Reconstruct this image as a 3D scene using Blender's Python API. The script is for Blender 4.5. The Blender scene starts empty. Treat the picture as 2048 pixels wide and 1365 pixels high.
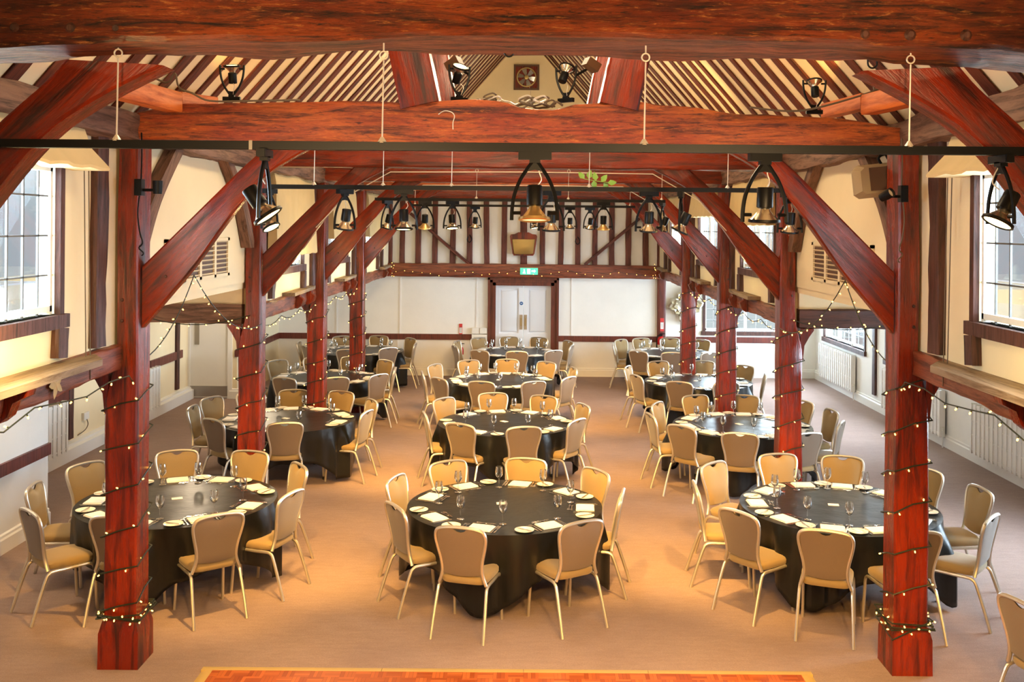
import bpy, bmesh, math, random
from mathutils import Vector, Matrix, noise
random.seed(7)
C = bpy.context.scene.collection
PI = math.pi
F, CAMH = 1960.0, 3.4                       # focal length in pixels of the 2048 frame, eye height

def P(px, py, d):                           # a point of the photo at depth d, in metres
    dx = px - 1054; dy = py - 455.2
    return Vector(((dx + dy * .008) * d / F, d, CAMH - (dy - dx * .008) * d / F))

# ------------------------------------------------------------------ materials
def nt(name):
    m = bpy.data.materials.new(name); m.use_nodes = True
    n = m.node_tree.nodes; b = n['Principled BSDF']
    return m, n, m.node_tree.links, b
def plain(name, col, rough=.5, metal=0., spec=.5, emit=None, es=0., sheen=0.):
    m, n, l, b = nt(name)
    b.inputs['Base Color'].default_value = (*col, 1); b.inputs['Roughness'].default_value = rough
    b.inputs['Metallic'].default_value = metal; b.inputs['Specular IOR Level'].default_value = spec
    if sheen: b.inputs['Sheen Weight'].default_value = sheen
    if emit:
        b.inputs['Emission Color'].default_value = (*emit, 1); b.inputs['Emission Strength'].default_value = es
    return m
def mixcol(n, l, fac, a, b, mode='MIX'):
    x = n.new('ShaderNodeMix'); x.data_type = 'RGBA'; x.blend_type = mode
    for i, v in ((0, fac), (6, a), (7, b)):
        if isinstance(v, tuple): x.inputs[i].default_value = (*v, 1)
        elif isinstance(v, (int, float)): x.inputs[i].default_value = v
        else: l.new(v, x.inputs[i])
    return x.outputs[2]
def ramp(n, l, src, lo, hi):
    r = n.new('ShaderNodeMapRange'); l.new(src, r.inputs[0]); r.inputs[1].default_value = lo; r.inputs[2].default_value = hi
    return r.outputs[0]
def tex(n, l, kind, scale, vec=None, detail=6, rough=.6, dist=0.):
    t = n.new(kind); t.inputs['Scale'].default_value = scale
    if kind == 'ShaderNodeTexNoise':
        t.inputs['Detail'].default_value = detail; t.inputs['Roughness'].default_value = rough; t.inputs['Distortion'].default_value = dist
    if vec is not None: l.new(vec, t.inputs['Vector'])
    return t.outputs[0]
def coords(n, l, sc=(1, 1, 1), what='Object'):
    c = n.new('ShaderNodeTexCoord'); m = n.new('ShaderNodeMapping'); m.inputs['Scale'].default_value = sc
    oi = n.new('ShaderNodeObjectInfo'); mu = n.new('ShaderNodeMath'); mu.operation = 'MULTIPLY'; mu.inputs[1].default_value = 37.
    l.new(oi.outputs['Random'], mu.inputs[0]); cb = n.new('ShaderNodeCombineXYZ')
    l.new(mu.outputs[0], cb.inputs[0]); l.new(mu.outputs[0], cb.inputs[2]); l.new(cb.outputs[0], m.inputs['Location'])
    l.new(c.outputs[what], m.inputs['Vector']); return m.outputs[0]
def bump(n, l, b, h, strength, dist=.01):
    bp = n.new('ShaderNodeBump'); bp.inputs['Strength'].default_value = strength; bp.inputs['Distance'].default_value = dist
    l.new(h, bp.inputs['Height']); l.new(bp.outputs[0], b.inputs['Normal'])
def wood(name, dark, mid, light, rough=.4, bumps=.5, coarse=9., spec=.5, fleck=None):
    """timber whose grain runs along the object's own Z axis"""
    m, n, l, b = nt(name)
    v = coords(n, l, (1, 1, .09))
    big = tex(n, l, 'ShaderNodeTexNoise', coarse * .35, coords(n, l, (1, 1, .35)), 5, .6)
    g1 = tex(n, l, 'ShaderNodeTexNoise', coarse * 2.6, v, 9, .7, .6)
    g2 = tex(n, l, 'ShaderNodeTexNoise', coarse * 11, v, 5, .7)
    c = mixcol(n, l, ramp(n, l, big, .35, .68), mid, light)
    c = mixcol(n, l, ramp(n, l, g1, .55, .36), c, dark)
    if fleck:  # flecks of light on the hewn wood, put into the colour
        g3 = tex(n, l, 'ShaderNodeTexNoise', coarse * 7, coords(n, l, (1, 1, .16)), 7, .75, .4)
        c = mixcol(n, l, ramp(n, l, g3, .56, .70), c, fleck); c = mixcol(n, l, ramp(n, l, g3, .46, .34), c, dark)
    l.new(c, b.inputs['Base Color'])
    r = n.new('ShaderNodeMapRange'); l.new(g1, r.inputs[0]); r.inputs[1].default_value = .3; r.inputs[2].default_value = .7
    r.inputs[3].default_value = min(1, rough + .2); r.inputs[4].default_value = rough - .08; l.new(r.outputs[0], b.inputs['Roughness'])
    b.inputs['Specular IOR Level'].default_value = spec
    h = mixcol(n, l, .45, g1, g2); bump(n, l, b, h, bumps, .012)
    return m
M = {}
M['tie'] = wood('oak_orange', (.05, .006, .002), (.27, .028, .003), (.50, .115, .012), .42, 1., 8, .5, (.55, .15, .02))
M['hewn'] = wood('oak_rough_hewn', (.010, .003, .002), (.105, .009, .002), (.36, .065, .009), .4, 2.4, 9, .5, (.55, .20, .05))
M['red'] = wood('oak_mahogany_red', (.030, .0025, .001), (.145, .009, .0016), (.27, .025, .0035), .24, .6, 6)
M['orange'] = wood('oak_planed_orange', (.28, .045, .006), (.52, .11, .012), (.60, .15, .02), .45, .25, 6)
M['dark'] = wood('oak_dark_brown', (.022, .008, .005), (.065, .016, .009), (.095, .028, .014), .5, .6, 10)
M['rafter'] = wood('oak_rafter', (.04, .008, .004), (.11, .018, .007), (.15, .03, .012), .5, .6, 10)
M['grey'] = wood('oak_weathered', (.045, .02, .011), (.15, .062, .032), (.24, .13, .085), .6, .9, 8)
M['rail'] = wood('oak_rail', (.05, .012, .006), (.19, .034, .010), (.27, .075, .028), .4, .6, 8)
M['joinery'] = wood('joinery_brown', (.06, .012, .008), (.12, .02, .012), (.15, .03, .018), .35, .15, 10)
M['shelf'] = wood('dusty_board', (.14, .085, .045), (.25, .17, .10), (.32, .23, .15), .7, .3, 8)
def paint(name, col, var=.06, rough=.75, bs=.12, sc=3.):
    m, n, l, b = nt(name)
    v = coords(n, l); t = tex(n, l, 'ShaderNodeTexNoise', sc, v, 5, .6)
    l.new(mixcol(n, l, t, tuple(c * (1 - var) for c in col), tuple(min(1, c * (1 + var)) for c in col)), b.inputs['Base Color'])
    b.inputs['Roughness'].default_value = rough; b.inputs['Specular IOR Level'].default_value = .3
    bump(n, l, b, tex(n, l, 'ShaderNodeTexNoise', 28, v, 4, .6), bs, .01)
    return m
M['cream'] = paint('cream_plaster', (.80, .68, .45))
M['white'] = paint('white_paint', (.80, .79, .75))
M['roof'] = paint('roof_plaster', (.80, .66, .44))
M['softwhite'] = paint('white_gloss', (.80, .79, .76), .02, .4, .03)
M['doorwhite'] = paint('door_white', (.74, .76, .80), .02, .45, .03)
def carpet():
    m, n, l, b = nt('carpet_tan')
    v = coords(n, l)
    a = tex(n, l, 'ShaderNodeTexNoise', 130, v, 4, .8); c = tex(n, l, 'ShaderNodeTexNoise', .9, v, 6, .65); w = tex(n, l, 'ShaderNodeTexNoise', 22, coords(n, l, (.25, 1, 1)), 4, .7)
    x = mixcol(n, l, ramp(n, l, c, .3, .7), (.325, .235, .21), (.41, .30, .26))
    x = mixcol(n, l, ramp(n, l, a, .35, .7), mixcol(n, l, .5, x, (.16, .11, .10)), x)
    x = mixcol(n, l, ramp(n, l, w, .25, .6), mixcol(n, l, .3, x, (.18, .13, .11)), x)
    l.new(x, b.inputs['Base Color']); b.inputs['Roughness'].default_value = .95; b.inputs['Specular IOR Level'].default_value = .1
    bump(n, l, b, a, .35, .01); return m
M['carpet'] = carpet()
def parquet():
    m, n, l, b = nt('parquet_blocks')
    c = n.new('ShaderNodeTexCoord')
    S = n.new('ShaderNodeSeparateXYZ'); l.new(c.outputs['Object'], S.inputs[0])
    ch = n.new('ShaderNodeTexChecker'); ch.inputs['Scale'].default_value = 1 / .115; l.new(c.outputs['Object'], ch.inputs['Vector'])
    def line(o):
        q = n.new('ShaderNodeMath'); q.operation = 'MULTIPLY'; q.inputs[1].default_value = 4 / .115; l.new(o, q.inputs[0])
        fl = n.new('ShaderNodeMath'); fl.operation = 'FLOOR'; l.new(q.outputs[0], fl.inputs[0])
        fr = n.new('ShaderNodeMath'); fr.operation = 'FRACT'; l.new(q.outputs[0], fr.inputs[0]); return fl.outputs[0], fr.outputs[0]
    xa, xb = line(S.outputs[0]); ya, yb = line(S.outputs[1])
    def pick(p, q):
        x = n.new('ShaderNodeMix'); x.data_type = 'FLOAT'; l.new(ch.outputs['Fac'], x.inputs[0]); l.new(p, x.inputs[2]); l.new(q, x.inputs[3]); return x.outputs[0]
    ident, seam = pick(xa, ya), pick(xb, yb)
    cells = n.new('ShaderNodeVectorMath'); cells.operation = 'SCALE'; cells.inputs['Scale'].default_value = 1 / .115; l.new(c.outputs['Object'], cells.inputs[0])
    fl = n.new('ShaderNodeVectorMath'); fl.operation = 'FLOOR'; l.new(cells.outputs[0], fl.inputs[0])
    wn = n.new('ShaderNodeTexWhiteNoise'); wn.noise_dimensions = '4D'; l.new(fl.outputs[0], wn.inputs['Vector']); l.new(ident, wn.inputs['W'])
    x = mixcol(n, l, wn.outputs['Value'], (.30, .055, .012), (.52, .14, .035))
    x = mixcol(n, l, ramp(n, l, seam, .09, .03), x, (.10, .02, .006))
    l.new(x, b.inputs['Base Color']); b.inputs['Roughness'].default_value = .35; return m
M['parquet'] = parquet()
def fabric(name, a, c, sheen=.3):
    m, n, l, b = nt(name); v = coords(n, l)
    t = tex(n, l, 'ShaderNodeTexNoise', 240, v, 3, .8)
    l.new(mixcol(n, l, t, a, c), b.inputs['Base Color']); b.inputs['Roughness'].default_value = .75
    b.inputs['Specular IOR Level'].default_value = .25; b.inputs['Sheen Weight'].default_value = sheen
    bump(n, l, b, t, .15, .004); return m
M['gold'] = fabric('warm_lit_upholstery', (.215, .145, .062), (.29, .20, .088))  # the backs' taupe fabric again, with warm lamplight put into its colour
M['taupe'] = fabric('taupe_upholstery', (.125, .087, .058), (.18, .128, .09))
M['champagne'] = plain('champagne_metal', (.66, .61, .52), .38, .85)
def satin():
    m, n, l, b = nt('black_satin'); v = coords(n, l)
    b.inputs['Base Color'].default_value = (.006, .0065, .007, 1)
    t = tex(n, l, 'ShaderNodeTexNoise', 5, v, 3, .5); b.inputs['Roughness'].default_value = .34; b.inputs['Specular IOR Level'].default_value = .4
    bump(n, l, b, t, .25, .03); return m
M['satin'] = satin()
M['napkin'] = plain('white_linen', (.86, .84, .80), .8)
M['china'] = plain('white_china', (.88, .85, .76), .15)
M['steel'] = plain('polished_steel', (.72, .70, .66), .18, 1.)
M['black'] = plain('black_metal', (.004, .004, .0045), .4, 0., .18)
M['rubber'] = plain('black_rubber', (.015, .015, .015), .7)
M['lampsilver'] = plain('lamp_reflector', (.78, .70, .55), .22, .95)
M['lampgold'] = plain('lamp_gold', (.70, .50, .22), .28, .9)
M['brass'] = plain('brass', (.36, .27, .11), .36, .9)
M['card'] = plain('white_card', (.85, .84, .80), .6)
M['wire'] = plain('pale_wire', (.62, .56, .48), .4, .3)
M['cable'] = plain('dark_cable', (.012, .02, .012), .5)
M['cablebrown'] = plain('brown_cable', (.11, .075, .045), .6)
M['bulb'] = plain('bulb_glow', (1, .7, .25), .3, emit=(1, .50, .10), es=9.)
M['bulb'].cycles.emission_sampling = 'NONE'
M['lit'] = plain('lit_lamp', (1, .8, .5), .3, emit=(1, .68, .22), es=30.)
M['lens'] = plain('lamp_lens', (.9, .85, .75), .1, emit=(1, .70, .32), es=1.6)
M['blind'] = paint('beige_blind', (.62, .47, .24), .1, .8, .1, 6.)
M['sign_green'] = plain('exit_green', (.1, .6, .4), .4, emit=(.06, .75, .45), es=.9)
M['sign_white'] = plain('sign_white', (.9, .95, .92), .5, emit=(.8, 1, .92), es=.9)
M['red_paint'] = plain('extinguisher_red', (.55, .012, .015), .25)
M['sign_red'] = plain('sign_red', (.55, .03, .03), .5)
M['blue'] = plain('sign_blue', (.01, .09, .28), .4)
M['beige_plastic'] = plain('beige_plastic', (.42, .32, .18), .5)
M['brown_plastic'] = plain('brown_grille', (.10, .045, .02), .6)
M['panel'] = plain('panel_plastic', (.74, .72, .66), .5)
M['leaf'] = plain('leaf_green', (.20, .36, .05), .5)
M['dryleaf'] = plain('dry_leaf', (.55, .36, .12), .6)
M['lead'] = plain('lead_bar', (.12, .12, .12), .5, .4)
M['fan'] = plain('fan_blade', (.45, .47, .5), .3, .8)
M['silvergilt'] = plain('silver_gilt', (.55, .50, .38), .35, .8)
M['kick'] = plain('kick_plate', (.36, .33, .29), .35, .8)
def glassy(name, tint, refl):
    m = bpy.data.materials.new(name); m.use_nodes = True; n = m.node_tree.nodes; l = m.node_tree.links; n.clear()
    o = n.new('ShaderNodeOutputMaterial'); t = n.new('ShaderNodeBsdfTransparent'); g = n.new('ShaderNodeBsdfGlossy'); x = n.new('ShaderNodeMixShader'); lw = n.new('ShaderNodeLayerWeight')
    t.inputs[0].default_value = (*tint, 1); g.inputs['Roughness'].default_value = .03; g.inputs[0].default_value = (.95, .97, 1, 1)
    lw.inputs['Blend'].default_value = refl; l.new(lw.outputs['Facing'], x.inputs[0]); l.new(t.outputs[0], x.inputs[1]); l.new(g.outputs[0], x.inputs[2]); l.new(x.outputs[0], o.inputs[0]); return m
M['glass'] = glassy('clear_glass', (.95, .96, .96), .68)
M['pane'] = glassy('window_glass', (.94, .97, .98), .12)

# ------------------------------------------------------------------ mesh builder
class MB:
    def __init__(s): s.v = []; s.f = []; s.sm = []
    def add(s, vs, fs, smooth=False):
        k = len(s.v); s.v += [Vector(a) for a in vs]; s.f += [tuple(k + i for i in f) for f in fs]; s.sm += [smooth] * len(fs); return s
    def box(s, lo, hi, m=None):
        (a, b, c), (d, e, f) = lo, hi
        vs = [Vector(p) for p in ((a, b, c), (d, b, c), (d, e, c), (a, e, c), (a, b, f), (d, b, f), (d, e, f), (a, e, f))]
        if m: vs = [m @ p for p in vs]
        return s.add(vs, [(3, 2, 1, 0), (4, 5, 6, 7), (0, 1, 5, 4), (1, 2, 6, 5), (2, 3, 7, 6), (3, 0, 4, 7)])
    def cbox(s, c, sz, m=None): return s.box([c[i] - sz[i] / 2 for i in range(3)], [c[i] + sz[i] / 2 for i in range(3)], m)
    def loft(s, rings, cap=True, smooth=True, loop=True):
        n = len(rings[0]); vs = [p for r in rings for p in r]; fs = []
        for i in range(len(rings) - 1):
            for j in range(n if loop else n - 1):
                k = (j + 1) % n; fs.append((i * n + j, i * n + k, (i + 1) * n + k, (i + 1) * n + j))
        s.add(vs, fs, smooth)
        if cap: s.add(rings[0], [tuple(range(n - 1, -1, -1))]); s.add(rings[-1], [tuple(range(n))])
        return s
    def tube(s, pts, r, n=6, cap=True, flat=1.):
        pts = [Vector(p) for p in pts]; rings = []; up = None
        for i, p in enumerate(pts):
            t = (pts[min(i + 1, len(pts) - 1)] - pts[max(i - 1, 0)]).normalized()
            if up is None:
                up = Vector((0, 0, 1)) if abs(t.z) < .9 else Vector((0, 1, 0))
            x = up.cross(t)
            if x.length < 1e-4: x = Vector((1, 0, 0)).cross(t)
            x.normalize(); y = t.cross(x).normalized(); up = y
            rr = r[i] if isinstance(r, (list, tuple)) else r
            rings.append([p + x * math.cos(2 * PI * k / n) * rr + y * math.sin(2 * PI * k / n) * rr * flat for k in range(n)])
        return s.loft(rings, cap)
    def lathe(s, prof, n=16, m=None, cap=False):
        rings = [[Vector((r * math.cos(2 * PI * k / n), r * math.sin(2 * PI * k / n), z)) for k in range(n)] for r, z in prof]
        if m: rings = [[m @ p for p in r] for r in rings]
        return s.loft(rings, cap)
    def prism(s, poly, t0, t1, axis='y', m=None):
        """a 2-D outline extruded: axis y takes (x, z), axis x takes (y, z), axis z takes (x, y)"""
        q = {'y': lambda a, b, t: (a, t, b), 'x': lambda a, b, t: (t, a, b), 'z': lambda a, b, t: (a, b, t)}[axis]
        r = [[Vector(q(a, b, t)) for a, b in poly] for t in (t0, t1)]
        if m: r = [[m @ p for p in k] for k in r]
        return s.loft(r, True, False)
    def build(s, name, mat, parent=None, frame=None, fix=True):
        me = bpy.data.meshes.new(name)
        vs = s.v if frame is None else [frame.inverted() @ p for p in s.v]
        me.from_pydata(vs, [], s.f); me.polygons.foreach_set('use_smooth', s.sm); me.materials.append(M[mat])
        if fix:
            bm = bmesh.new(); bm.from_mesh(me); bmesh.ops.remove_doubles(bm, verts=bm.verts, dist=1e-5); bmesh.ops.recalc_face_normals(bm, faces=bm.faces); bm.to_mesh(me); bm.free()
        try: me.set_sharp_from_angle(angle=math.radians(38))
        except Exception: pass
        o = bpy.data.objects.new(name, me); C.objects.link(o)
        if parent: o.parent = parent
        if frame is not None: o.matrix_local = frame
        return o
def tag(o, label, cat, group=None, kind=None):
    o['label'] = label; o['category'] = cat
    if group: o['group'] = group
    if kind: o['kind'] = kind
    return o
def thing(name, label, cat, loc=(0, 0, 0), rz=0., group=None, kind=None):
    o = bpy.data.objects.new(name, None); C.objects.link(o); o.location = loc; o.rotation_euler = (0, 0, rz); o.empty_display_size = .1
    return tag(o, label, cat, group, kind)
def struct(o): o['kind'] = 'structure'; return o
def copy_tree(src, loc, rz=None, label=None, group=None, scale=None):
    r = src.copy(); C.objects.link(r); r.location = loc
    if rz is not None: r.rotation_euler = (0, 0, rz)
    if label: r['label'] = label
    if group: r['group'] = group
    if scale: r.scale = scale
    for ch in list(src.children):
        c = ch.copy(); C.objects.link(c); c.parent = r
        for g in list(ch.children):
            d = g.copy(); C.objects.link(d); d.parent = c
    return r
def along(p0, p1, ref=(0, 0, 1)):
    z = (Vector(p1) - Vector(p0)).normalized(); ref = Vector(ref)
    if abs(z.dot(ref)) > .95: ref = Vector((0, 1, 0))
    x = ref.cross(z).normalized(); y = z.cross(x)
    m = Matrix((x, y, z)).transposed().to_4x4(); m.translation = Vector(p0); return m
def timber(name, mat, p0, p1, w, h, parent=None, rough=.006, seg=None, ref=(0, 0, 1), bow=0., prof=None, sd=0., ry=None):
    """a hewn timber from p0 to p1; w across, h along ref; slightly uneven, grain along its length"""
    fr = along(p0, p1, ref); L = (Vector(p1) - Vector(p0)).length; n = seg or max(2, int(L / .22)); mb = MB(); rings = []
    cv = [(-1, -.86), (-.9, -1), (-.3, -1), (.3, -1), (.9, -1), (1, -.86), (1, -.3), (1, .3), (1, .86), (.9, 1), (.3, 1), (-.3, 1), (-.9, 1), (-1, .86), (-1, .3), (-1, -.3)]
    for i in range(n + 1):
        t = i / n; z = t * L; lo, hi = (prof(t) if prof else (0, 0)); ring = []
        for a, b in cv:
            q = Vector((a * w / 2, b * h / 2 + bow * math.sin(PI * t), z))
            q.y += (hi if b > 0 else lo) * abs(b)
            k = noise.noise(Vector((a * 1.3 + sd, b * 1.3 + p0[1], z * 1.6 + p0[0]))) + .5 * noise.noise(Vector((a * 3 + sd, b * 3, z * 4.7 + p0[1])))
            q.x += a * k * rough; q.y += b * k * (rough if ry is None else ry); ring.append(q)
        rings.append(ring)
    mb.loft(rings); mb.v = [fr @ p for p in mb.v]
    return mb.build(name, mat, parent, fr)
def spline(pts, k=6):
    pts = [Vector(p) for p in pts]; out = []
    for i in range(len(pts) - 1):
        a, b, c, d = pts[max(i - 1, 0)], pts[i], pts[i + 1], pts[min(i + 2, len(pts) - 1)]
        for j in range(k):
            t = j / k; out.append(.5 * ((2 * b) + (c - a) * t + (2 * a - 5 * b + 4 * c - d) * t * t + (3 * b - a - 3 * c + d) * t ** 3))
    return out + [pts[-1]]
ORD = 'first second third fourth fifth sixth seventh eighth ninth tenth eleventh twelfth thirteenth fourteenth fifteenth sixteenth seventeenth eighteenth nineteenth twentieth'.split()
TENS = {2: 'twenty', 3: 'thirty', 4: 'forty', 5: 'fifty'}
def nth(i):
    if i < 20: return ORD[i]
    k = i + 1
    return {20: 'twentieth', 30: 'thirtieth', 40: 'fortieth', 50: 'fiftieth'}[k] if k % 10 == 0 else TENS[k // 10] + '-' + ORD[k % 10 - 1]

# ------------------------------------------------------------------ dimensions of the hall
XC = -.065                                   # middle of the nave
ROWS = [4.05, 7.5, 10.95, 14.4, 17.85]       # front faces of the post rows
FAR = 22.4
IN, OUT = 2.905, 3.155                       # inner and outer faces of the posts from the middle
WALLX = 3.09                                 # nave wall above the rails
AIS = 6.6
RIDGE = 7.80; PLATE = 4.2; SLOPE = 1.145
def side(s, a): return XC + s * a

# ------------------------------------------------------------------ shell
def cells(lo, hi, holes):
    us = sorted({lo[0], hi[0], *[q for h in holes for q in (h[0], h[1])]}); vs = sorted({lo[1], hi[1], *[q for h in holes for q in (h[2], h[3])]})
    for i in range(len(us) - 1):
        for j in range(len(vs) - 1):
            cu, cv = (us[i] + us[i + 1]) / 2, (vs[j] + vs[j + 1]) / 2
            if not any(h[0] < cu < h[1] and h[2] < cv < h[3] for h in holes): yield us[i], us[i + 1], vs[j], vs[j + 1]
def wall_x(name, mat, x0, x1, y0, y1, z0, z1, holes=()):
    mb = MB()
    for a, b, c, d in cells((y0, z0), (y1, z1), holes): mb.box((x0, a, c), (x1, b, d))
    return struct(mb.build(name, mat))
def wall_y(name, mat, y0, y1, x0, x1, z0, z1, holes=()):
    mb = MB()
    for a, b, c, d in cells((x0, z0), (x1, z1), holes): mb.box((a, y0, c), (b, y1, d))
    return struct(mb.build(name, mat))
struct(MB().box((-9, -3, -.1), (9, FAR + .2, 0)).build('floor', 'carpet'))
NW = {-1: [(4.7, 6.62, 2.79, 3.85), (11.9, 13.78, 2.86, 3.85), (15.35, 17.2, 2.86, 3.85), (18.8, 20.6, 2.86, 3.85)]}
NW[1] = NW[-1]
for s, nm in ((-1, 'left'), (1, 'right')):
    a, b = sorted((side(s, WALLX), side(s, WALLX + .15)))
    mb = MB()
    for y0, y1, z0, hs in ((-3.2, 7.65, 2.3, NW[s][:1]), (7.65, 11.1, 2.76, []), (11.1, FAR, 2.3, NW[s][1:])):
        for c, d, e, f in cells((y0, z0), (y1, 4.25), hs): mb.box((a, c, e), (b, d, f))
    struct(mb.build('wall_nave_' + nm, 'cream'))
AW = [(19.1, 21.75, 1.03, 2.0), (14.9, 18.0, 1.03, 2.0), (8.6, 11.2, 1.03, 2.0)]
wall_x('wall_right', 'white', AIS + .02, AIS + .2, -3, FAR, 0, 2.7, AW)
wall_x('wall_left', 'cream', -AIS - .2, -AIS - .02, 11.0, 19.2, 0, 2.7)
wall_x('wall_left_projection', 'white', -5.55, -5.38, -3, 11.05, 0, 2.75)
struct(MB().box((-AIS - .2, 10.9, 0), (-5.545, 11.045, 2.75)).build('wall_left_return', 'white'))
LD = (-6.62, -5.80, 0, 2.05)
wall_y('wall_lobby_front', 'cream', 19.2, 19.32, -AIS - .2, -5.66, 0, 2.7, [LD])
wall_x('wall_lobby_side', 'cream', -5.78, -5.66, 19.32, FAR, 0, 2.7)
DOOR = (-.70, .56, 0, 2.10)
FW = (4.05, 6.0, 1.06, 2.05)
wall_y('wall_far', 'white', FAR, FAR + .15, -AIS - .2, AIS + .2, 0, 4.2, [DOOR, FW])
wall_y('wall_back', 'cream', -3.35, -3.2, -AIS - .2, AIS + .2, 0, 8.0)
mb = MB(); mb.prism([(side(-1, 3.3), 4.2), (side(1, 3.3), 4.2), (XC + .15, 8.0)], FAR, FAR + .15, 'y'); struct(mb.build('wall_gable', 'cream'))
def roofz(o): return RIDGE - SLOPE * o
for s, nm in ((-1, 'left'), (1, 'right')):
    mb = MB(); p = [(side(s, 0), RIDGE + .0), (side(s, 3.45), roofz(3.45)), (side(s, 3.45), roofz(3.45) + .15), (side(s, 0), RIDGE + .15)]
    mb.prism(p, -3.2, FAR + .1, 'y'); struct(mb.build('ceiling_nave_' + nm, 'roof'))
    mb = MB(); mb.prism([(side(s, WALLX + .02), 2.69), (s * (AIS + .3), 2.42), (s * (AIS + .3), 2.48), (side(s, WALLX + .02), 2.76)], -3.0, FAR + .1, 'y')
    struct(mb.build('ceiling_aisle_' + nm, 'cream'))
    # wedge of plaster that closes the far wall between the aisle ceiling and the nave is the far wall itself
def base(name, p0, p1, h=.2, t=.035, nrm=(0, 0)):
    p0, p1 = Vector((*p0, 0)), Vector((*p1, 0)); d = (p1 - p0).normalized(); n = Vector((nrm[0], nrm[1], 0)); mb = MB()
    rings = [[p + n * a + Vector((0, 0, z)) for a, z in ((0, 0), (t, 0), (t, h * .72), (t * .55, h * .8), (t * .55, h * .93), (0, h))] for p in (p0, p1)]
    return struct(mb.loft(rings, True, False).build(name, 'softwhite'))
base('baseboard_right', (AIS + .02, 5), (AIS + .02, FAR), nrm=(-1, 0))
base('baseboard_left', (-AIS - .02, 11.05), (-AIS - .02, 19.2), .24, .12, nrm=(1, 0))
base('baseboard_left_projection', (-5.38, 6), (-5.38, 11.05), nrm=(1, 0))
base('baseboard_far_left', (-5.66, FAR), (-.88, FAR), nrm=(0, -1))
base('baseboard_far_right', (.72, FAR), (AIS, FAR), nrm=(0, -1))
base('baseboard_lobby', (-5.8, 19.2), (-5.62, 19.2), nrm=(0, -1))
# chair rails and seams
k = 0
def trim(lo, hi, mat='joinery'):
    global k; k += 1
    return struct(MB().box(lo, hi).build('trim_%d' % k, mat))
trim((-5.66, FAR - .03, .82), (-.89, FAR, .95)); trim((.73, FAR - .03, .80), (2.98, FAR, .93)); trim((3.2, FAR - .03, .80), (6.35, FAR, .93))
trim((-5.66, 19.32, .82), (-5.63, FAR - .03, .95))
trim((-5.38, 6, .80), (-5.345, 11.05, .93)); trim((-AIS - .02, 12.2, .85), (-AIS + .02, 14.2, 1.0)); trim((-AIS - .02, 17.2, .85), (-AIS + .02, 18.8, 1.0))
trim((-5.70, 19.17, .82), (-5.60, 19.2, .95))
for x in (-4.35, -2.9, -1.15, 1.02): trim((x, FAR - .012, .95), (x + .035, FAR, 2.25), 'softwhite')
for x in (-4.35, -2.95): trim((x, FAR - .012, .2), (x + .035, FAR, .82), 'softwhite')

# ------------------------------------------------------------------ windows
wn = [0]
def window(axis, c, u0, u1, z0, z1, nu, nz, inward, mullions=(), sill=.09, mat='dark'):
    """axis 'x': a window in a wall of constant x; inward: sign of the room side"""
    wn[0] += 1
    root = struct(thing('window_%d' % wn[0], 'leaded window', 'window')); del root['label']; del root['category']
    def bx(mb, a, b, lo, hi, w0, w1):
        w0, w1 = sorted((c + inward * w0, c + inward * w1))
        mb.box((w0, a, lo), (w1, b, hi)) if axis == 'x' else mb.box((a, w0, lo), (b, w1, hi))
    f = MB(); t = .04
    for a, b, lo, hi in ((u0 - .02, u0 + t, z0, z1), (u1 - t, u1 + .02, z0, z1), (u0, u1, z1 - t, z1 + .02)): bx(f, a, b, lo, hi, -.015, .025)
    f.build('window_frame', mat, root)
    q = MB(); bx(q, u0 - .05, u1 + .05, z0 - sill, z0 + .0, -.1, .05); q.build('window_sill', mat, root)
    q = MB()
    for mm in mullions: bx(q, mm - .025, mm + .025, z0, z1, -.09, -.02)
    for a, b, lo, hi in ((u0 + t, u0 + t + .03, z0, z1), (u1 - t - .03, u1 - t, z0, z1), (u0 + t, u1 - t, z0 + .02, z0 + .06), (u0 + t, u1 - t, z1 - .1, z1 - .06)): bx(q, a, b, lo, hi, -.08, -.03)
    q.build('casement', 'softwhite', root)
    q = MB()
    for i in range(1, nu): u = u0 + (u1 - u0) * i / nu; bx(q, u - .006, u + .006, z0, z1, -.062, -.048)
    for j in range(1, nz): z = z0 + (z1 - z0) * j / nz; bx(q, u0, u1, z - .006, z + .006, -.062, -.048)
    q.build('leading', 'lead', root)
    q = MB(); bx(q, u0 + .02, u1 - .02, z0, z1, -.058, -.052); q.build('pane', 'pane', root)
    return root
for s in (-1, 1):
    for u0, u1, z0, z1 in NW[s]: window('x', side(s, WALLX), u0, u1, z0, z1, 10, 4, -s, ((u0 + u1) / 2,))
for u0, u1, z0, z1 in AW: window('x', AIS + .02, u0, u1, z0, z1, 9, 4, -1, (u0 + (u1 - u0) / 3, u0 + 2 * (u1 - u0) / 3))
window('y', FAR, *FW[:2], FW[2], FW[3], 8, 4, -1, (5.02,))

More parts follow.
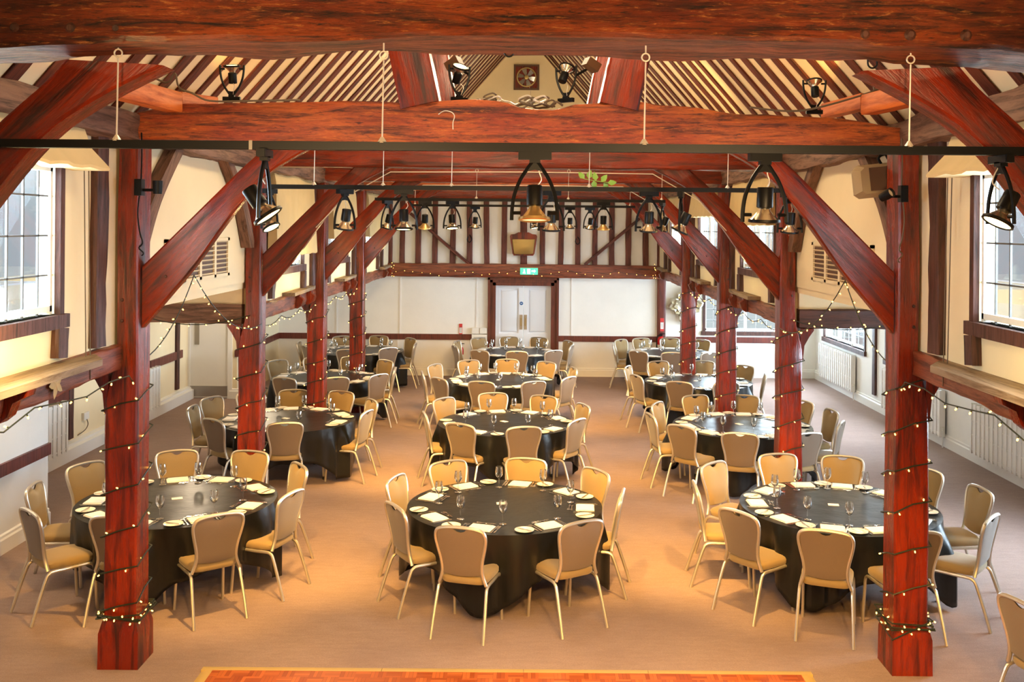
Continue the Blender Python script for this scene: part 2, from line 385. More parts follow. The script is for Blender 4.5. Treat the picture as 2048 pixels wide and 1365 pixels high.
# ------------------------------------------------------------------ double doors in the far wall
d1 = struct(thing('door_1', '', '')); del d1['label']; del d1['category']
arch = MB()
for t0, t1, pr in ((0, .07, .07), (.07, .13, .05), (.13, .18, .08)):
    a, b, z = DOOR[0] - t1, DOOR[1] + t1, DOOR[3] + t1 - .03
    arch.box((a, FAR - pr, 0), (DOOR[0] - t0, FAR + .02, z)); arch.box((DOOR[1] + t0, FAR - pr, 0), (b, FAR + .02, z)); arch.box((a, FAR - pr, DOOR[3] + t0 - .03), (b, FAR + .02, z))
arch.build('architrave', 'joinery', d1)
for i, (a, b) in enumerate(((DOOR[0], -.075), (-.065, DOOR[1]))):
    x0, x1 = (a + .085, b - .10) if i == 0 else (a + .10, b - .085)
    mb = MB(); mb.box((a, FAR + .066, .01), (b, FAR + .08, 2.09))
    for c, d, e, f in cells((a, .01), (b, 2.09), [(x0, x1, .22, .82), (x0, x1, .97, 2.0)]): mb.box((c, FAR + .03, e), (d, FAR + .0655, f))
    lf = mb.build('door_leaf', 'doorwhite', d1, None, False)
    for z0, z1 in ((.22, .82), (.97, 2.0)):
        q = MB(); q.loft([[Vector((u, y, w)) for u, w in ((x0 + k_, z0 + k_), (x1 - k_, z0 + k_), (x1 - k_, z1 - k_), (x0 + k_, z1 - k_))] for k_, y in ((.028, FAR + .065), (.032, FAR + .06), (.065, FAR + .042), (.068, FAR + .041))], True, False)
        q.build('panel', 'doorwhite', lf)
    x = b - .045 if i == 0 else a + .045
    MB().box((x - .035, FAR + .024, 1.06), (x + .035, FAR + .03, 1.40)).build('push_plate', 'kick', lf)
    q = MB(); q.tube([(x, FAR + .03, 1.15), (x, FAR - .02, 1.15), (x, FAR - .02, 1.33), (x, FAR + .03, 1.33)], .01); q.build('handle', 'brass', lf)
q = MB(); q.lathe([(.04, 0), (.04, .004)], 20, Matrix.Translation((-.115, FAR + .028, 1.66)) @ Matrix.Rotation(PI / 2, 4, 'X'), True)
dsn = tag(q.build('door_sign', 'blue'), 'small round blue sign on the left leaf of the white double doors', 'sign')
MB().box((-.135, FAR + .0225, 1.655), (-.095, FAR + .024, 1.667)).build('lettering', 'card', dsn)
d2 = struct(thing('door_2', '', '')); del d2['label']; del d2['category']
lf = MB().box((LD[0] + .04, 19.22, .01), (LD[1] - .04, 19.27, 2.03)).build('door_leaf', 'softwhite', d2)
MB().box((LD[0] + .02, 19.205, .04), (LD[1] - .05, 19.22, .24)).build('kick_plate', 'kick', lf)
MB().box((-6.50, 19.21, 1.05), (-6.41, 19.22, 1.49)).build('vision_pane', 'kick', lf)
q = MB()
for a, b, z0, z1 in ((LD[0] - .05, LD[0] + .04, 0, 2.1), (LD[1] - .04, LD[1] + .05, 0, 2.1), (LD[0] - .05, LD[1] + .05, 2.03, 2.1)): q.box((a, 19.18, z0), (b, 19.28, z1))
q.build('door_frame', 'softwhite', d2)

# ------------------------------------------------------------------ posts, tie beams, braces
ROWN = ['row nearest the camera', 'second row', 'third row', 'fourth row']
SN = {-1: 'left', 1: 'right'}
for r, y in enumerate(ROWS):
    for s in (-1, 1):
        if r == 0: lab = 'dark red oak post of the truss above the camera on the %s' % SN[s]
        else: lab = 'dark red oak post on the %s side of the nave, %s' % (SN[s], ROWN[r - 1])
        po = thing('timber_post', lab, 'post', (side(s, (IN + OUT) / 2), y + .125, 0), 0, 'oak posts along the nave', 'thing')
        mb = MB(); rings = []; n = 26
        for i in range(n + 1):
            z = .0 + 4.10 * i / n; w = OUT - IN
            t = min(1, max(0, (z - 2.0) / .45)); xo = w / 2 - .085 * t * t * (3 - 2 * t); xi = -w / 2
            ring = []
            for a, b in ((-1, -.9), (-.9, -1), (0, -1), (.9, -1), (1, -.9), (1, 0), (1, .9), (.9, 1), (0, 1), (-.9, 1), (-1, .9), (-1, 0)):
                k_ = noise.noise(Vector((a * 1.5 + r * 7, b * 1.5 + s * 3, z * 1.4)))
                x = (xo if a > 0 else -xi) * a; ring.append(Vector((s * x + s * k_ * .012 * abs(a), b * (.125 + k_ * .01), z)))
            rings.append(ring)
        mb.loft(rings); mb.build('shaft', 'red', po)
        mb = MB(); q = .022
        rings = [[Vector((s * a * (OUT - IN) / 2 * f, b * .125 * f, z)) for a, b in ((-1, -1), (1, -1), (1, 1), (-1, 1))] for z, f in ((0, 1.24), (.27, 1.22), (.36, 1.04), (.362, .9))]
        mb.loft(rings, True, False); mb.build('base_block', 'red', po)
        mb = MB(); o0 = (OUT - IN) / 2 - .02
        prof = [(o0, 1.86), (o0 + .03, 1.95), (o0 + .045, 2.1), (o0 + .10, 2.2), (o0 + .15, 2.27), (o0 + .15, 2.29), (o0, 2.29)]
        mb.prism([(s * a, b) for a, b in prof], -.11, .11, 'y'); mb.build('corbel', 'red', po)
        for zz in (2.66, 2.82):
            q = MB(); q.lathe([(.0, 0), (.014, 0), (.012, .012), (0, .016)], 8, Matrix.Translation((s * .0, -.122, zz)) @ Matrix.Rotation(PI / 2, 4, 'X')); q.build('peg', 'dark', po)
TIE = ['tie beam nearest the camera, across the top of the photo', 'wavy-topped orange oak tie beam on the first pair of posts', 'oak tie beam spanning the second pair of posts', 'oak tie beam spanning the third pair of posts', 'oak tie beam spanning the fourth pair of posts', 'oak tie beam high against the far wall']
random.seed(3)
lowp = [(2.90, 2.60), (2.70, 2.84), (2.50, 3.08), (2.25, 3.43), (1.98, 3.76), (1.74, 3.93), (1.47, 4.07)]
upp = [(2.90, 3.08), (2.72, 3.26), (2.52, 3.46), (2.32, 3.66), (2.14, 3.84), (1.96, 4.0), (1.88, 4.07)]
for r, y in enumerate(ROWS + [FAR - .2]):
    lab = TIE[r] if r else 'huge rough-hewn oak ' + TIE[0]
    if r == 0:
        def prof(t): x = (t - .5) * 2 / .62; return (.075 * max(0, 1 - x * x) + .010 * math.sin(11 * t), .03 * math.sin(5 * t))
        o = timber('tie_beam', 'hewn', (side(-1, 3.6), y + .0, 4.30), (side(1, 3.6), y + .0, 4.28), .40, .42, None, .03, 90, (0, 0, 1), 0, prof)
    elif r == 1:
        W = [(0, -.06), (.08, .02), (.2, .04), (.35, .045), (.44, .075), (.475, .06), (.51, .005), (.545, .0), (.575, .05), (.63, .07), (.7, .03), (.8, -.02), (.9, -.05), (1, -.12)]
        def prof(t):
            for (a, b), (c, d) in zip(W, W[1:]):
                if a <= t <= c: f = (t - a) / (c - a); f = f * f * (3 - 2 * f); return (.015 * math.sin(7 * t + 1), b + (d - b) * f)
            return (0, 0)
        o = timber('tie_beam', 'tie', (side(-1, 3.0), y + .12, 4.175), (side(1, 3.0), y + .12, 4.165), .26, .27, None, .016, 70, (0, 0, 1), 0, prof)
    elif r == 5: o = timber('tie_beam', 'red', (side(-1, 3.1), y + .1, 4.19), (side(1, 3.1), y + .1, 4.19), .2, .28, None, .01, 24)
    else:
        o = timber('tie_beam', 'red' if r != 4 else 'tie', (side(-1, 3.05), y + .12, 4.2), (side(1, 3.05), y + .12, 4.2), .25, .28, None, .014, 40, sd=r)
    tag(o, lab, 'beam', 'tie beams across the nave', 'thing')
    if r == 0:
        for x in (-2.02, -1.80, -1.62, 1.32, 1.5, 1.72):
            q = MB(); q.lathe([(0, .012), (.012, .012), (.02, .004), (.024, 0)], 10, Matrix.Translation((x, y - .198, 4.17)) @ Matrix.Rotation(PI / 2, 4, 'X')); p = q.build('peg', 'dark', None); p.parent = o; p.matrix_parent_inverse = o.matrix_basis.inverted()
    if r == 5: continue
    for s in (-1, 1):
        th = .16 if r == 0 else .10; mb = MB(); lo = spline([(side(s, a), y + .06, b) for a, b in lowp], 4); up = spline([(side(s, a), y + .06, b + (.02 if r == 0 and b > 4 else 0)) for a, b in upp], 4)
        rings = []
        for a, b in zip(lo, up):
            c = (b - a).normalized() * .018; rings.append([a + Vector((0, .012, 0)), a + c, b - c, b + Vector((0, .012, 0)), b + Vector((0, th - .012, 0)), b - c + Vector((0, th, 0)), a + c + Vector((0, th, 0)), a + Vector((0, th - .012, 0))])
        mb.loft(rings, True, False)
        fr = along((side(s, 2.9), y, 2.8), (side(s, 1.7), y, 4.0), (0, 1, 0))
        o = mb.build('arch_brace', 'red', None, fr)
        where = 'nearest tie beam at the top %s corner' % SN[s] if r == 0 else '%s post of the %s' % (SN[s], ROWN[r - 1])
        tag(o, ('massive dark curved oak brace under the ' if r == 0 else 'curved red oak brace rising from the ') + where, 'brace', 'curved braces under the tie beams', 'thing')
        q = MB(); q.lathe([(.0, 0), (.013, 0), (.011, .012), (0, .016)], 8, Matrix.Translation((side(s, 2.72), y + .062, 3.0)) @ Matrix.Rotation(PI / 2, 4, 'X')); p = q.build('peg', 'dark', None); p.parent = o; p.matrix_parent_inverse = fr.inverted()
# raking struts above the first and second tie beams
for s in (-1, 1):
    for r in (1, 2):
        y = ROWS[r]; o = timber('raking_strut', 'red', (side(s, .76 if r == 1 else .8), y + .13, 4.33), (side(s, 1.02), y + .13, 5.5), .34, .30, None, .008, None, (1, 0, 0), sd=r)
        tag(o, 'broad leaning red oak strut on the %s of the %s tie beam' % (SN[s], 'first' if r == 1 else 'second'), 'strut', 'leaning struts in the roof', 'thing')
    a = P(*((348, 205, 7.45) if s < 0 else (1738, 210, 7.40))); b = P(*((225, 172, 6.4) if s < 0 else (1893, 172, 6.4)))
    o = timber('roof_timber', 'orange', b, a, .13, .15, None, .003, None, (0, 0, 1)); tag(o, 'squared bright orange timber lying over the %s end of the first tie beam' % SN[s], 'timber', None, 'thing')
    a2 = P(*((345, 192, 7.5) if s < 0 else (1740, 195, 7.5))); b2 = P(*((424, 208, 8.6) if s < 0 else (1655, 222, 8.4)))
    o = timber('roof_timber', 'orange', a2 + Vector((0, .06, -.02)), b2, .11, .12, None, .003, None, (0, 0, 1)); tag(o, 'tapering orange timber behind the %s end of the first tie beam' % SN[s], 'timber', None, 'thing')
    o = timber('wall_plate', 'grey', (side(s, WALLX - .07), 3.2, 4.14), (side(s, WALLX - .07), FAR, 4.14), .22, .2, None, .03, 90); tag(o, 'rough weathered oak wall plate under the %s roof slope' % SN[s], 'beam', None, 'thing')
    for y0, z0, y1, z1, nn in ((7.72, 3.1, 8.6, 4.06, 'near'), (10.9, 3.15, 10.05, 4.06, 'far')):
        pts = spline([(side(s, WALLX - .06), y0, z0), (side(s, WALLX - .06), (y0 * .62 + y1 * .38), z0 + .48), (side(s, WALLX - .06), y1, z1)], 6); mb = MB(); rings = []
        for p in pts: rings.append([p + Vector((u, v, 0)) for u, v in ((-.05, -.1), (.05, -.1), (.05, .1), (-.05, .1))])
        mb.loft(rings, True, False); tag(mb.build('wall_brace', 'grey', None, along(pts[0], pts[-1])), 'rough curved brace on the %s upper wall at the %s end of the vented bay' % (SN[s], nn), 'brace', None, 'thing')

# rails with shelves between the posts
BAYS = [(3.2, 7.5, 'nearest bay'), (11.15, 14.4, 'third bay'), (14.6, 17.85, 'fourth bay'), (18.05, FAR, 'farthest bay')]
for s in (-1, 1):
    for bi, (y0, y1, bn) in enumerate(BAYS):
        root = thing('rail_beam', 'weathered oak rail with shelf along the %s nave wall, %s' % (SN[s], bn), 'beam', (side(s, WALLX), (y0 + y1) / 2, 2.28), 0, 'rails along the nave walls', 'thing')
        iv = Matrix.Translation(root.location).inverted()
        def wb(mb, name, mat, fr=None):
            mb.v = [iv @ p for p in mb.v]; return mb.build(name, mat, root, fr)
        a, b = (WALLX - .17 if bi == 0 else WALLX - .05), WALLX - .03
        o = timber('beam', 'rail', iv @ Vector((side(s, a + .1), y0, 2.315 if bi == 0 else 2.38)), iv @ Vector((side(s, b + .09), y1, 2.385)), .24, .19, root, .016, 40)
        ov = .30 if bi == 0 else .17; q = MB()
        ys, ye = (3.2, 7.0) if bi == 0 else (y1 - 1.75, y1 - .12)
        poly = [(side(s, WALLX), ys), (side(s, WALLX - ov), ys), (side(s, WALLX - ov + .06), ye - .25), (side(s, WALLX - .08), ye), (side(s, WALLX), ye)]
        q.prism(poly, *((2.425, 2.47) if bi == 0 else (2.485, 2.53)), 'z'); q2 = wb(q, 'shelf_board', 'shelf', along((0, 0, .15), (0, 1, .15)))
        for by in ((y1 - 1.75, y1 - 3.0) if bi == 0 else (y1 - .55, y1 - 1.25)):
            q = MB(); o0 = WALLX - ov
            pr = [(o0 + .04, 2.484), (WALLX, 2.484), (WALLX, 2.3), (WALLX - .09, 2.29), (WALLX - .14, 2.33), (WALLX - .17, 2.41), (o0 + .05, 2.45)]
            q.prism([(side(s, u), z - (.06 if bi == 0 else 0)) for u, z in pr], by - .05, by + .05, 'y'); wb(q, 'bracket', 'red')
# aisle ties
for r in (1, 2, 3, 4):
    for s in (-1, 1):
        o = timber('aisle_tie', 'grey' if s < 0 else 'dark', (side(s, OUT - .03), ROWS[r] + .13, 2.40), (s * (AIS - (0 if r > 1 or s > 0 else 1.2)), ROWS[r] + .13, 2.40), .2, .21, None, .02, 26, sd=r)  # darker oak on the right puts its shade into the colour
        tag(o, 'dark rough beam crossing the %s aisle behind the %s' % (SN[s], 'post nearest the camera' if r == 1 else 'post of the ' + ROWN[r - 1]), 'beam', 'beams across the aisles', 'thing')
for s, nm in ((-1, 'left'), (1, 'right')):
    a, b = sorted((side(s, OUT - .02), s * (AIS + .02))); struct(MB().box((a, ROWS[2] + .08, 2.49), (b, ROWS[2] + .18, 2.74)).build('wall_aisle_infill_' + nm, 'cream'))
# studs on the nave walls
for s in (-1, 1):
    for bi, (u0, u1, z0, z1) in enumerate(NW[s]):
        P1 = [7.5, 14.4, 17.85, 21.2][bi]; bn = BAYS[bi][2]
        for yy, z0_, z1_, w, nm in ((u1 + .53, 2.5, 4.05, .18, 'full-height stud beyond'), (u1 - .06, 2.5, z0 - .09, .13, 'short stud below the far end of'), (u0 - .35, 2.5, 4.05, .16, 'full-height stud before'), (u0 + .1, 2.5, z0 - .09, .12, 'short stud below the near end of')):
            if bi == 0 and yy < 5: continue
            o = timber('wall_stud', 'dark', (side(s, WALLX - .015), yy, z0_), (side(s, WALLX - .015), yy + .02, z1_), .09, w, None, .018, 10, (0, 1, 0), sd=yy)
            tag(o, 'dark %s the %s nave window, %s' % (nm, SN[s], bn), 'stud', 'studs on the nave walls', 'thing')
for yy, s, zz in ((18.55, 1, 2.0), (18.55, -1, 1.9), (12.4, 1, 2.0), (14.2, -1, 1.6)):
    o = timber('wall_stud', 'dark', (s * (AIS - .0), yy, .28), (s * (AIS - .0), yy, 2.3), .05, .15, None, .006, 8, (0, 1, 0)); tag(o, 'dark upright post on the %s aisle wall, %s' % (SN[s], 'between the windows near the far end' if yy > 18 and s > 0 else 'beside the cream door' if yy > 18 else 'seen beyond the nearest right post' if s > 0 else 'beside the white socket'), 'stud', 'studs on the aisle walls', 'thing')
# far wall framing
o = timber('far_wall_beam', 'rail', (-3.15, FAR - .09, 2.42), (3.12, FAR - .09, 2.40), .2, .30, None, .015, 40); tag(o, 'long oak beam across the far wall above the double doors', 'beam', None, 'thing')
for i, x in enumerate([780, 805, 837, 870, 906, 940, 974, 1008, 1047.5, 1085, 1121, 1155.5, 1189, 1223, 1256, 1291, 1319]):
    X = (x - 1054 + .4) * FAR / F; w = .15 if i in (8,) else .12
    o = timber('far_wall_stud', 'rafter', (X, FAR - .03, 2.55), (X + random.uniform(-.02, .02), FAR - .03, 4.06), w, .07, None, .012, 8, (0, 1, 0), sd=i)
    tag(o, '%s dark upright stud from the left in the upper far wall' % nth(i), 'stud', 'studs of the far wall', 'thing')
for s in (-1, 1):
    o = timber('far_wall_brace', 'rafter', (s * 1.32 + .0, FAR - .08, 2.56), (s * 2.65, FAR - .08, 3.7), .06, .19, None, .01, 8, (0, 1, 0)); 
    tag(o, 'diagonal dark brace crossing the %s half of the far wall studs' % SN[s], 'brace', 'diagonal braces of the far wall', 'thing')
o = timber('far_wall_post', 'joinery', (3.08, FAR - .04, 0), (3.08, FAR - .04, 2.26), .19, .08, None, .004, 8, (0, 1, 0)); tag(o, 'brown upright post on the far wall with extinguisher at its foot', 'post', None, 'thing')
# rafters
random.seed(11)
n = 0; y = 4.75
while y < FAR - .1:
    for s in (-1, 1):
        w = random.uniform(.11, .155); yy = y + random.uniform(-.04, .04)
        nx, nz = -s * SLOPE, -1; L = math.hypot(nx, nz); nx /= L; nz /= L
        a = Vector((side(s, 3.2) + nx * .011, yy, roofz(3.2) + nz * .011)); b = Vector((side(s, .03) + nx * .011, yy + random.uniform(-.05, .05), roofz(.03) + nz * .011))
        o = timber('roof_rafter', 'rafter', a, b, w, .018, None, .022, 16, (nx, 0, nz), sd=y + s, ry=.002)
        tag(o, 'dark rafter on the %s roof slope, %s from the near end' % (SN[s], nth(n)), 'rafter', 'rafters of the %s roof slope' % SN[s], 'thing')
    n += 1; y += .385
# ------------------------------------------------------------------ banquet chair
def chair_proto():
    root = thing('banquet_chair', 'x', 'chair')
    # seat cushion
    mb = MB(); rings = []
    for z, ins in ((.425, .03), (.432, .008), (.445, 0), (.475, 0), (.492, .012), (.502, .04), (.506, .09)):
        hw, y0, y1, ring = .215 - ins, -.195 + ins, .225 - ins, []
        for k_ in range(28):
            a = 2 * PI * k_ / 28; ca, sa = math.cos(a), math.sin(a); e = .38
            x = math.copysign(abs(ca) ** e, ca); yy = math.copysign(abs(sa) ** e, sa)
            ring.append(((hw - .012 * (1 - (yy + 1) / 2)) * x, (y0 + y1) / 2 + (y1 - y0) / 2 * yy, z))
        rings.append([Vector(p) for p in ring])
    mb.loft(rings); mb.build('seat', 'gold', root)
    # back outline: half width as a function of height
    HW = [(.43, .205), (.50, .180), (.56, .172), (.64, .180), (.74, .203), (.82, .217), (.87, .212), (.90, .190), (.915, .14)]
    def back_y(z): t = (z - .43) / .49; return -.185 - .055 * t - .03 * t * t
    left = [Vector((-w, back_y(z), z)) for z, w in HW]
    arc = left + [Vector((-.07, back_y(.922), .922)), Vector((0, back_y(.924), .924)), Vector((.07, back_y(.922), .922))] + [Vector((-p.x, p.y, p.z)) for p in reversed(left)]
    mb = MB(); mb.tube(spline(arc, 3), .0145, 8, True, 1.15)
    mb.build('back_frame', 'champagne', root)
    # pads
    def pad(name, mat, y_off, bulge, sgn):
        mb = MB(); zs = [.535, .55, .60, .66, .72, .78, .83, .865, .89]; nx = 12; g = []
        def hw(z):
            for (a, b), (c, d) in zip(HW, HW[1:]):
                if a <= z <= c: return b + (d - b) * (z - a) / (c - a) - .012
        for i, z in enumerate(zs):
            row = []
            for j in range(nx + 1):
                u = j / nx * 2 - 1; w = hw(z); zz = z
                top = .912 - .012 * abs(u) ** 3 - (.034 * max(0, 1 - (u / .36) ** 2) if abs(u) < .36 else 0)
                zz = .520 + (z - .535) / (.89 - .535) * (top - .520)
                zz -= .022 * (1 - i / (len(zs) - 1)) * (1 - u * u)
                x = u * w * (.94 if i == len(zs) - 1 else 1)
                e = (1 - abs(u) ** 4) * (1 - abs(i / (len(zs) - 1) * 2 - 1) ** 4)
                row.append(Vector((x, back_y(zz) + y_off + sgn * bulge * e, zz)))
            g.append(row)
        mb.loft(g, False, True, False); return mb.build(name, mat, root, None, False)
    pad('backrest', 'gold', .004, .030, 1); pad('back_panel', 'taupe', -.008, .010, -1)
    for s in (-1, 1):
        rear = spline([(s * .208, -.02, .416), (s * .208, -.13, .417), (s * .209, -.175, .405), (s * .212, -.205, .36), (s * .222, -.275, .16), (s * .228, -.325, .0)], 3)
        front = spline([(s * .208, -.02, .416), (s * .206, .12, .417), (s * .206, .175, .412), (s * .207, .205, .385), (s * .210, .215, .30), (s * .216, .235, .0)], 3)
        for pts in (rear, front):
            mb = MB(); mb.tube(pts, .0135, 8, True, 1.1); lg = mb.build('leg', 'champagne', root)
    return root
chair = chair_proto()
used = [False]
def place_chair(x, y, rz, label, group):
    if not used[0]:
        used[0] = True; chair.location = (x, y, 0); chair.rotation_euler = (0, 0, rz); chair['label'] = label
        if group: chair['group'] = group
        return chair
    return copy_tree(chair, (x, y, 0), rz, label, group)
# ------------------------------------------------------------------ tableware
def glass_mesh():
    mb = MB(); prof = [(.0, .002), (.034, .002), (.034, .004), (.012, .008), (.0045, .014), (.0042, .085), (.008, .095), (.024, .108), (.036, .128), (.0395, .152), (.037, .180), (.0315, .212), (.0300, .212), (.0355, .180), (.038, .152), (.0345, .129), (.022, .110), (.0, .104)]
    mb.lathe(prof, 14); return mb.build('wine_glass', 'glass')
def plate_mesh():
    mb = MB(); mb.lathe([(0, .001), (.055, .001), (.085, .012), (.086, .0145), (.083, .0150), (.058, .006), (0, .005)], 24); return mb.build('side_plate', 'china')
def napkin_mesh():
    mb = MB()
    for i, (z, w, h, dx, a) in enumerate(((.0015, .105, .085, .004, .02), (.006, .100, .082, 0, -.03), (.0105, .098, .075, -.004, .015))):
        m = Matrix.Translation((dx, 0, z)) @ Matrix.Rotation(a, 4, 'Z')
        rings = [[m @ Vector((x, y, q)) for x, y in ((-w, -h), (w, -h), (w, h), (-w, h))] for q in (0, .0035)]
        mb.loft(rings, True, False)
    return mb.build('folded_napkin', 'napkin')
def blade(mb, pts, z=.004):
    """flat cutlery outline: (y along, half width), slightly thick"""
    r = [[Vector((-w, y, zz - .001)), Vector((w, y, zz - .001)), Vector((w, y, zz + .001)), Vector((-w, y, zz + .001))] for y, w, zz in pts]
    mb.loft(r, True, False)
def fork_mesh(name, s=1.):
    mb = MB(); blade(mb, [(-.10 * s, .006, .004), (-.085 * s, .008, .004), (-.02 * s, .0035, .005), (.035 * s, .0032, .008), (.05 * s, .011, .007), (.06 * s, .0125, .005)])
    for x in (-.0105, -.0035, .0035, .0105):
        mb.box((x - .0016, .058 * s, .003), (x + .0016, .10 * s, .0055))
    return mb.build(name, 'steel')
def knife_mesh(name, s=1.):
    mb = MB(); blade(mb, [(-.11 * s, .007, .004), (-.10 * s, .009, .004), (-.01 * s, .0065, .004), (.0, .009, .003), (.07 * s, .010, .003), (.10 * s, .007, .003), (.112 * s, .001, .003)]); return mb.build(name, 'steel')
def spoon_mesh(name, s=1.):
    mb = MB(); blade(mb, [(-.09 * s, .006, .004), (-.075 * s, .0075, .004), (-.01 * s, .003, .005), (.03 * s, .003, .007), (.04 * s, .009, .005), (.055 * s, .016, .003), (.07 * s, .0175, .003), (.085 * s, .013, .004), (.094 * s, .003, .005)]); return mb.build(name, 'steel')
PRO = {'wine_glass': glass_mesh(), 'side_plate': plate_mesh(), 'folded_napkin': napkin_mesh(), 'dinner_fork': fork_mesh('dinner_fork'), 'starter_fork': fork_mesh('starter_fork', .88), 'dinner_knife': knife_mesh('dinner_knife'), 'starter_knife': knife_mesh('starter_knife', .9), 'butter_knife': knife_mesh('butter_knife', .75), 'dessert_spoon': spoon_mesh('dessert_spoon'), 'dessert_fork': fork_mesh('dessert_fork', .85)}
CATS = {'wine_glass': 'wine glass', 'side_plate': 'plate', 'folded_napkin': 'napkin', 'dinner_fork': 'fork', 'starter_fork': 'fork', 'dinner_knife': 'knife', 'starter_knife': 'knife', 'butter_knife': 'knife', 'dessert_spoon': 'spoon', 'dessert_fork': 'fork'}
first = {k_: True for k_ in PRO}
def put(kind, loc, rz, label, group):
    o = PRO[kind]
    if not first[kind]: o = o.copy(); C.objects.link(o)
    first[kind] = False
    o.location = loc; o.rotation_euler = (0, 0, rz); return tag(o, label, CATS[kind], group)
# ------------------------------------------------------------------ tables
def table_proto():
    root = thing('round_table', 'x', 'table')
    mb = MB(); mb.lathe([(0, .715), (.90, .715), (.915, .722), (.915, .74), (.91, .745), (0, .745)], 48); mb.build('tabletop', 'joinery', root)
    for a in range(4):
        t = a * PI / 2 + PI / 4; mb = MB(); mb.tube([(.55 * math.cos(t), .55 * math.sin(t), .715), (.62 * math.cos(t), .62 * math.sin(t), .02)], .016, 8)
        lg = mb.build('leg', 'champagne', root); q = MB(); q.tube([(.618 * math.cos(t), .618 * math.sin(t), .04), (.622 * math.cos(t), .622 * math.sin(t), 0)], .021, 8); q.build('foot', 'rubber', lg)
    return root
table = table_proto()
def cloth(seed, rot):
    rnd = random.Random(seed); mb = MB(); N = 176; R = .925; TOP = .752
    ph = [rnd.uniform(0, 6.28) for _ in range(6)]; rings = []
    for rr in (.15, .4, .65, .85, R): rings.append([Vector((rr * math.cos(2 * PI * k_ / N), rr * math.sin(2 * PI * k_ / N), TOP)) for k_ in range(N)])
    rows = 11; S = 1.36
    for i in range(rows):
        t = (i + 1) / rows; ring = []
        for k_ in range(N):
            a = 2 * PI * k_ / N; b = a - rot
            c = max(abs(math.cos(b)), abs(math.sin(b))); reach = S / c - R
            drop = min(.70, .40 + (reach - (S - R)) * .78) + .012 * math.sin(11 * a + ph[0])
            corner = max(0, (1 / c - 1) / .414)
            z = TOP - .012 - (drop - .012) * t ** .95
            depth = min(1, (TOP - z) / .32)
            fold = math.sin(11 * a + ph[1] + 1.1 * math.sin(3 * a + ph[2])) * .55 + math.sin(21 * a + ph[3] + math.sin(5 * a + ph[4])) * .28 + math.sin(34 * a + ph[5]) * .12
            gather = corner * (.06 + .05 * math.cos(8 * (b - PI / 4)))
            fold = math.copysign(abs(fold) ** .75, fold)
            r = R + .012 * min(1, t * 5) + (.048 + .062 * corner) * depth * fold + gather * depth * .9 - .03 * depth
            ring.append(Vector((r * math.cos(a), r * math.sin(a), z)))
        rings.append(ring)
    mb.loft(rings, False); mb.add(rings[0], [tuple(range(N))], True); o = mb.build('tablecloth', 'satin')
    so = o.modifiers.new('thick', 'SOLIDIFY'); so.thickness = .003; so.offset = -1
    return o
COLN = {'L': 'left', 'C': 'middle', 'R': 'right'}; RN = ['nearest', 'second', 'third', 'farthest']
TABLES = {
'L1': (-3.33, 9.42, [(-175, 1.34), (-134, 1.36), (-98, 1.14), (-56, 1.27), (-15, 1.22), (37, 1.24), (76, 1.36), (110, 1.40), (150, 1.42)]),
'C1': (-.19, 9.34, [(-146, 1.16), (-105, 1.32), (-58, 1.28), (-7, 1.12), (38, 1.16), (80, 1.17), (122, 1.19), (162, 1.15)]),
'R1': (3.0, 9.38, [(-146, 1.38), (-112, 1.42), (-80, 1.36), (-40, 1.38), (2, 1.40), (35, 1.42), (70, 1.42), (99, 1.44), (136, 1.42), (174, 1.36)]),
'L2': (-3.26, 13.4, [(-178, 1.29), (-128, 1.18), (-78, 1.14), (-14, 1.18), (27, 1.22), (68, 1.36), (100, 1.38), (126, 1.4), (152, 1.42)]),
'C2': (-.26, 13.3, [(-165, 1.12), (-119, 1.14), (-78, 1.17), (-35, 1.14), (23, 1.17), (65, 1.24), (100, 1.34), (137, 1.26)]),
'R2': (2.93, 13.25, [(-171, 1.29), (-136, 1.36), (-103, 1.4), (-69, 1.42), (-30, 1.31), (10, 1.3), (42, 1.42), (77, 1.38), (107, 1.38), (147, 1.26)]),
'L3': (-3.5, 17.1, [(-111, 1.24), (-70, 1.16), (-34, 1.28), (0, 1.22), (48, 1.36), (82, 1.44), (109, 1.42), (140, 1.4), (177, 1.36)]),
'C3': (-.435, 16.95, [(-168, 1.36), (-136, 1.36), (-102, 1.28), (-65, 1.32), (-31, 1.36), (17, 1.34), (54, 1.38), (86, 1.42), (117, 1.4), (152, 1.38)]),
'R3': (2.99, 17.0, [(-156, 1.24), (-113, 1.27), (-78, 1.22), (-14, 1.14), (38, 1.26), (76, 1.38), (113, 1.38), (154, 1.3)]),
'L4': (-3.53, 20.85, [(-147, 1.22), (-93, 1.2), (-50, 1.14), (-4, 1.19), (41, 1.3), (80, 1.3), (118, 1.3), (146, 1.32), (178, 1.32)]),
'C4': (-.23, 20.85, [(-160, 1.34), (-122, 1.36), (-87, 1.28), (-54, 1.36), (-11, 1.22), (26, 1.3), (67, 1.32), (97, 1.32), (129, 1.34), (162, 1.34)]),
'R4': (3.07, 20.85, [(-127, 1.34), (-97, 1.28), (-62, 1.34), (0, 1.3), (50, 1.32), (82, 1.32), (112, 1.32), (137, 1.34), (172, 1.22)]),
}
def clock(deg):
    """where a place lies round its table as the photo shows it"""
    return ['right-side', 'far-right', 'far-side', 'far-left', 'left-side', 'near-left', 'near-side', 'near-right'][int(((deg + 22.5) % 360) // 45)]
WB = (0, 0)
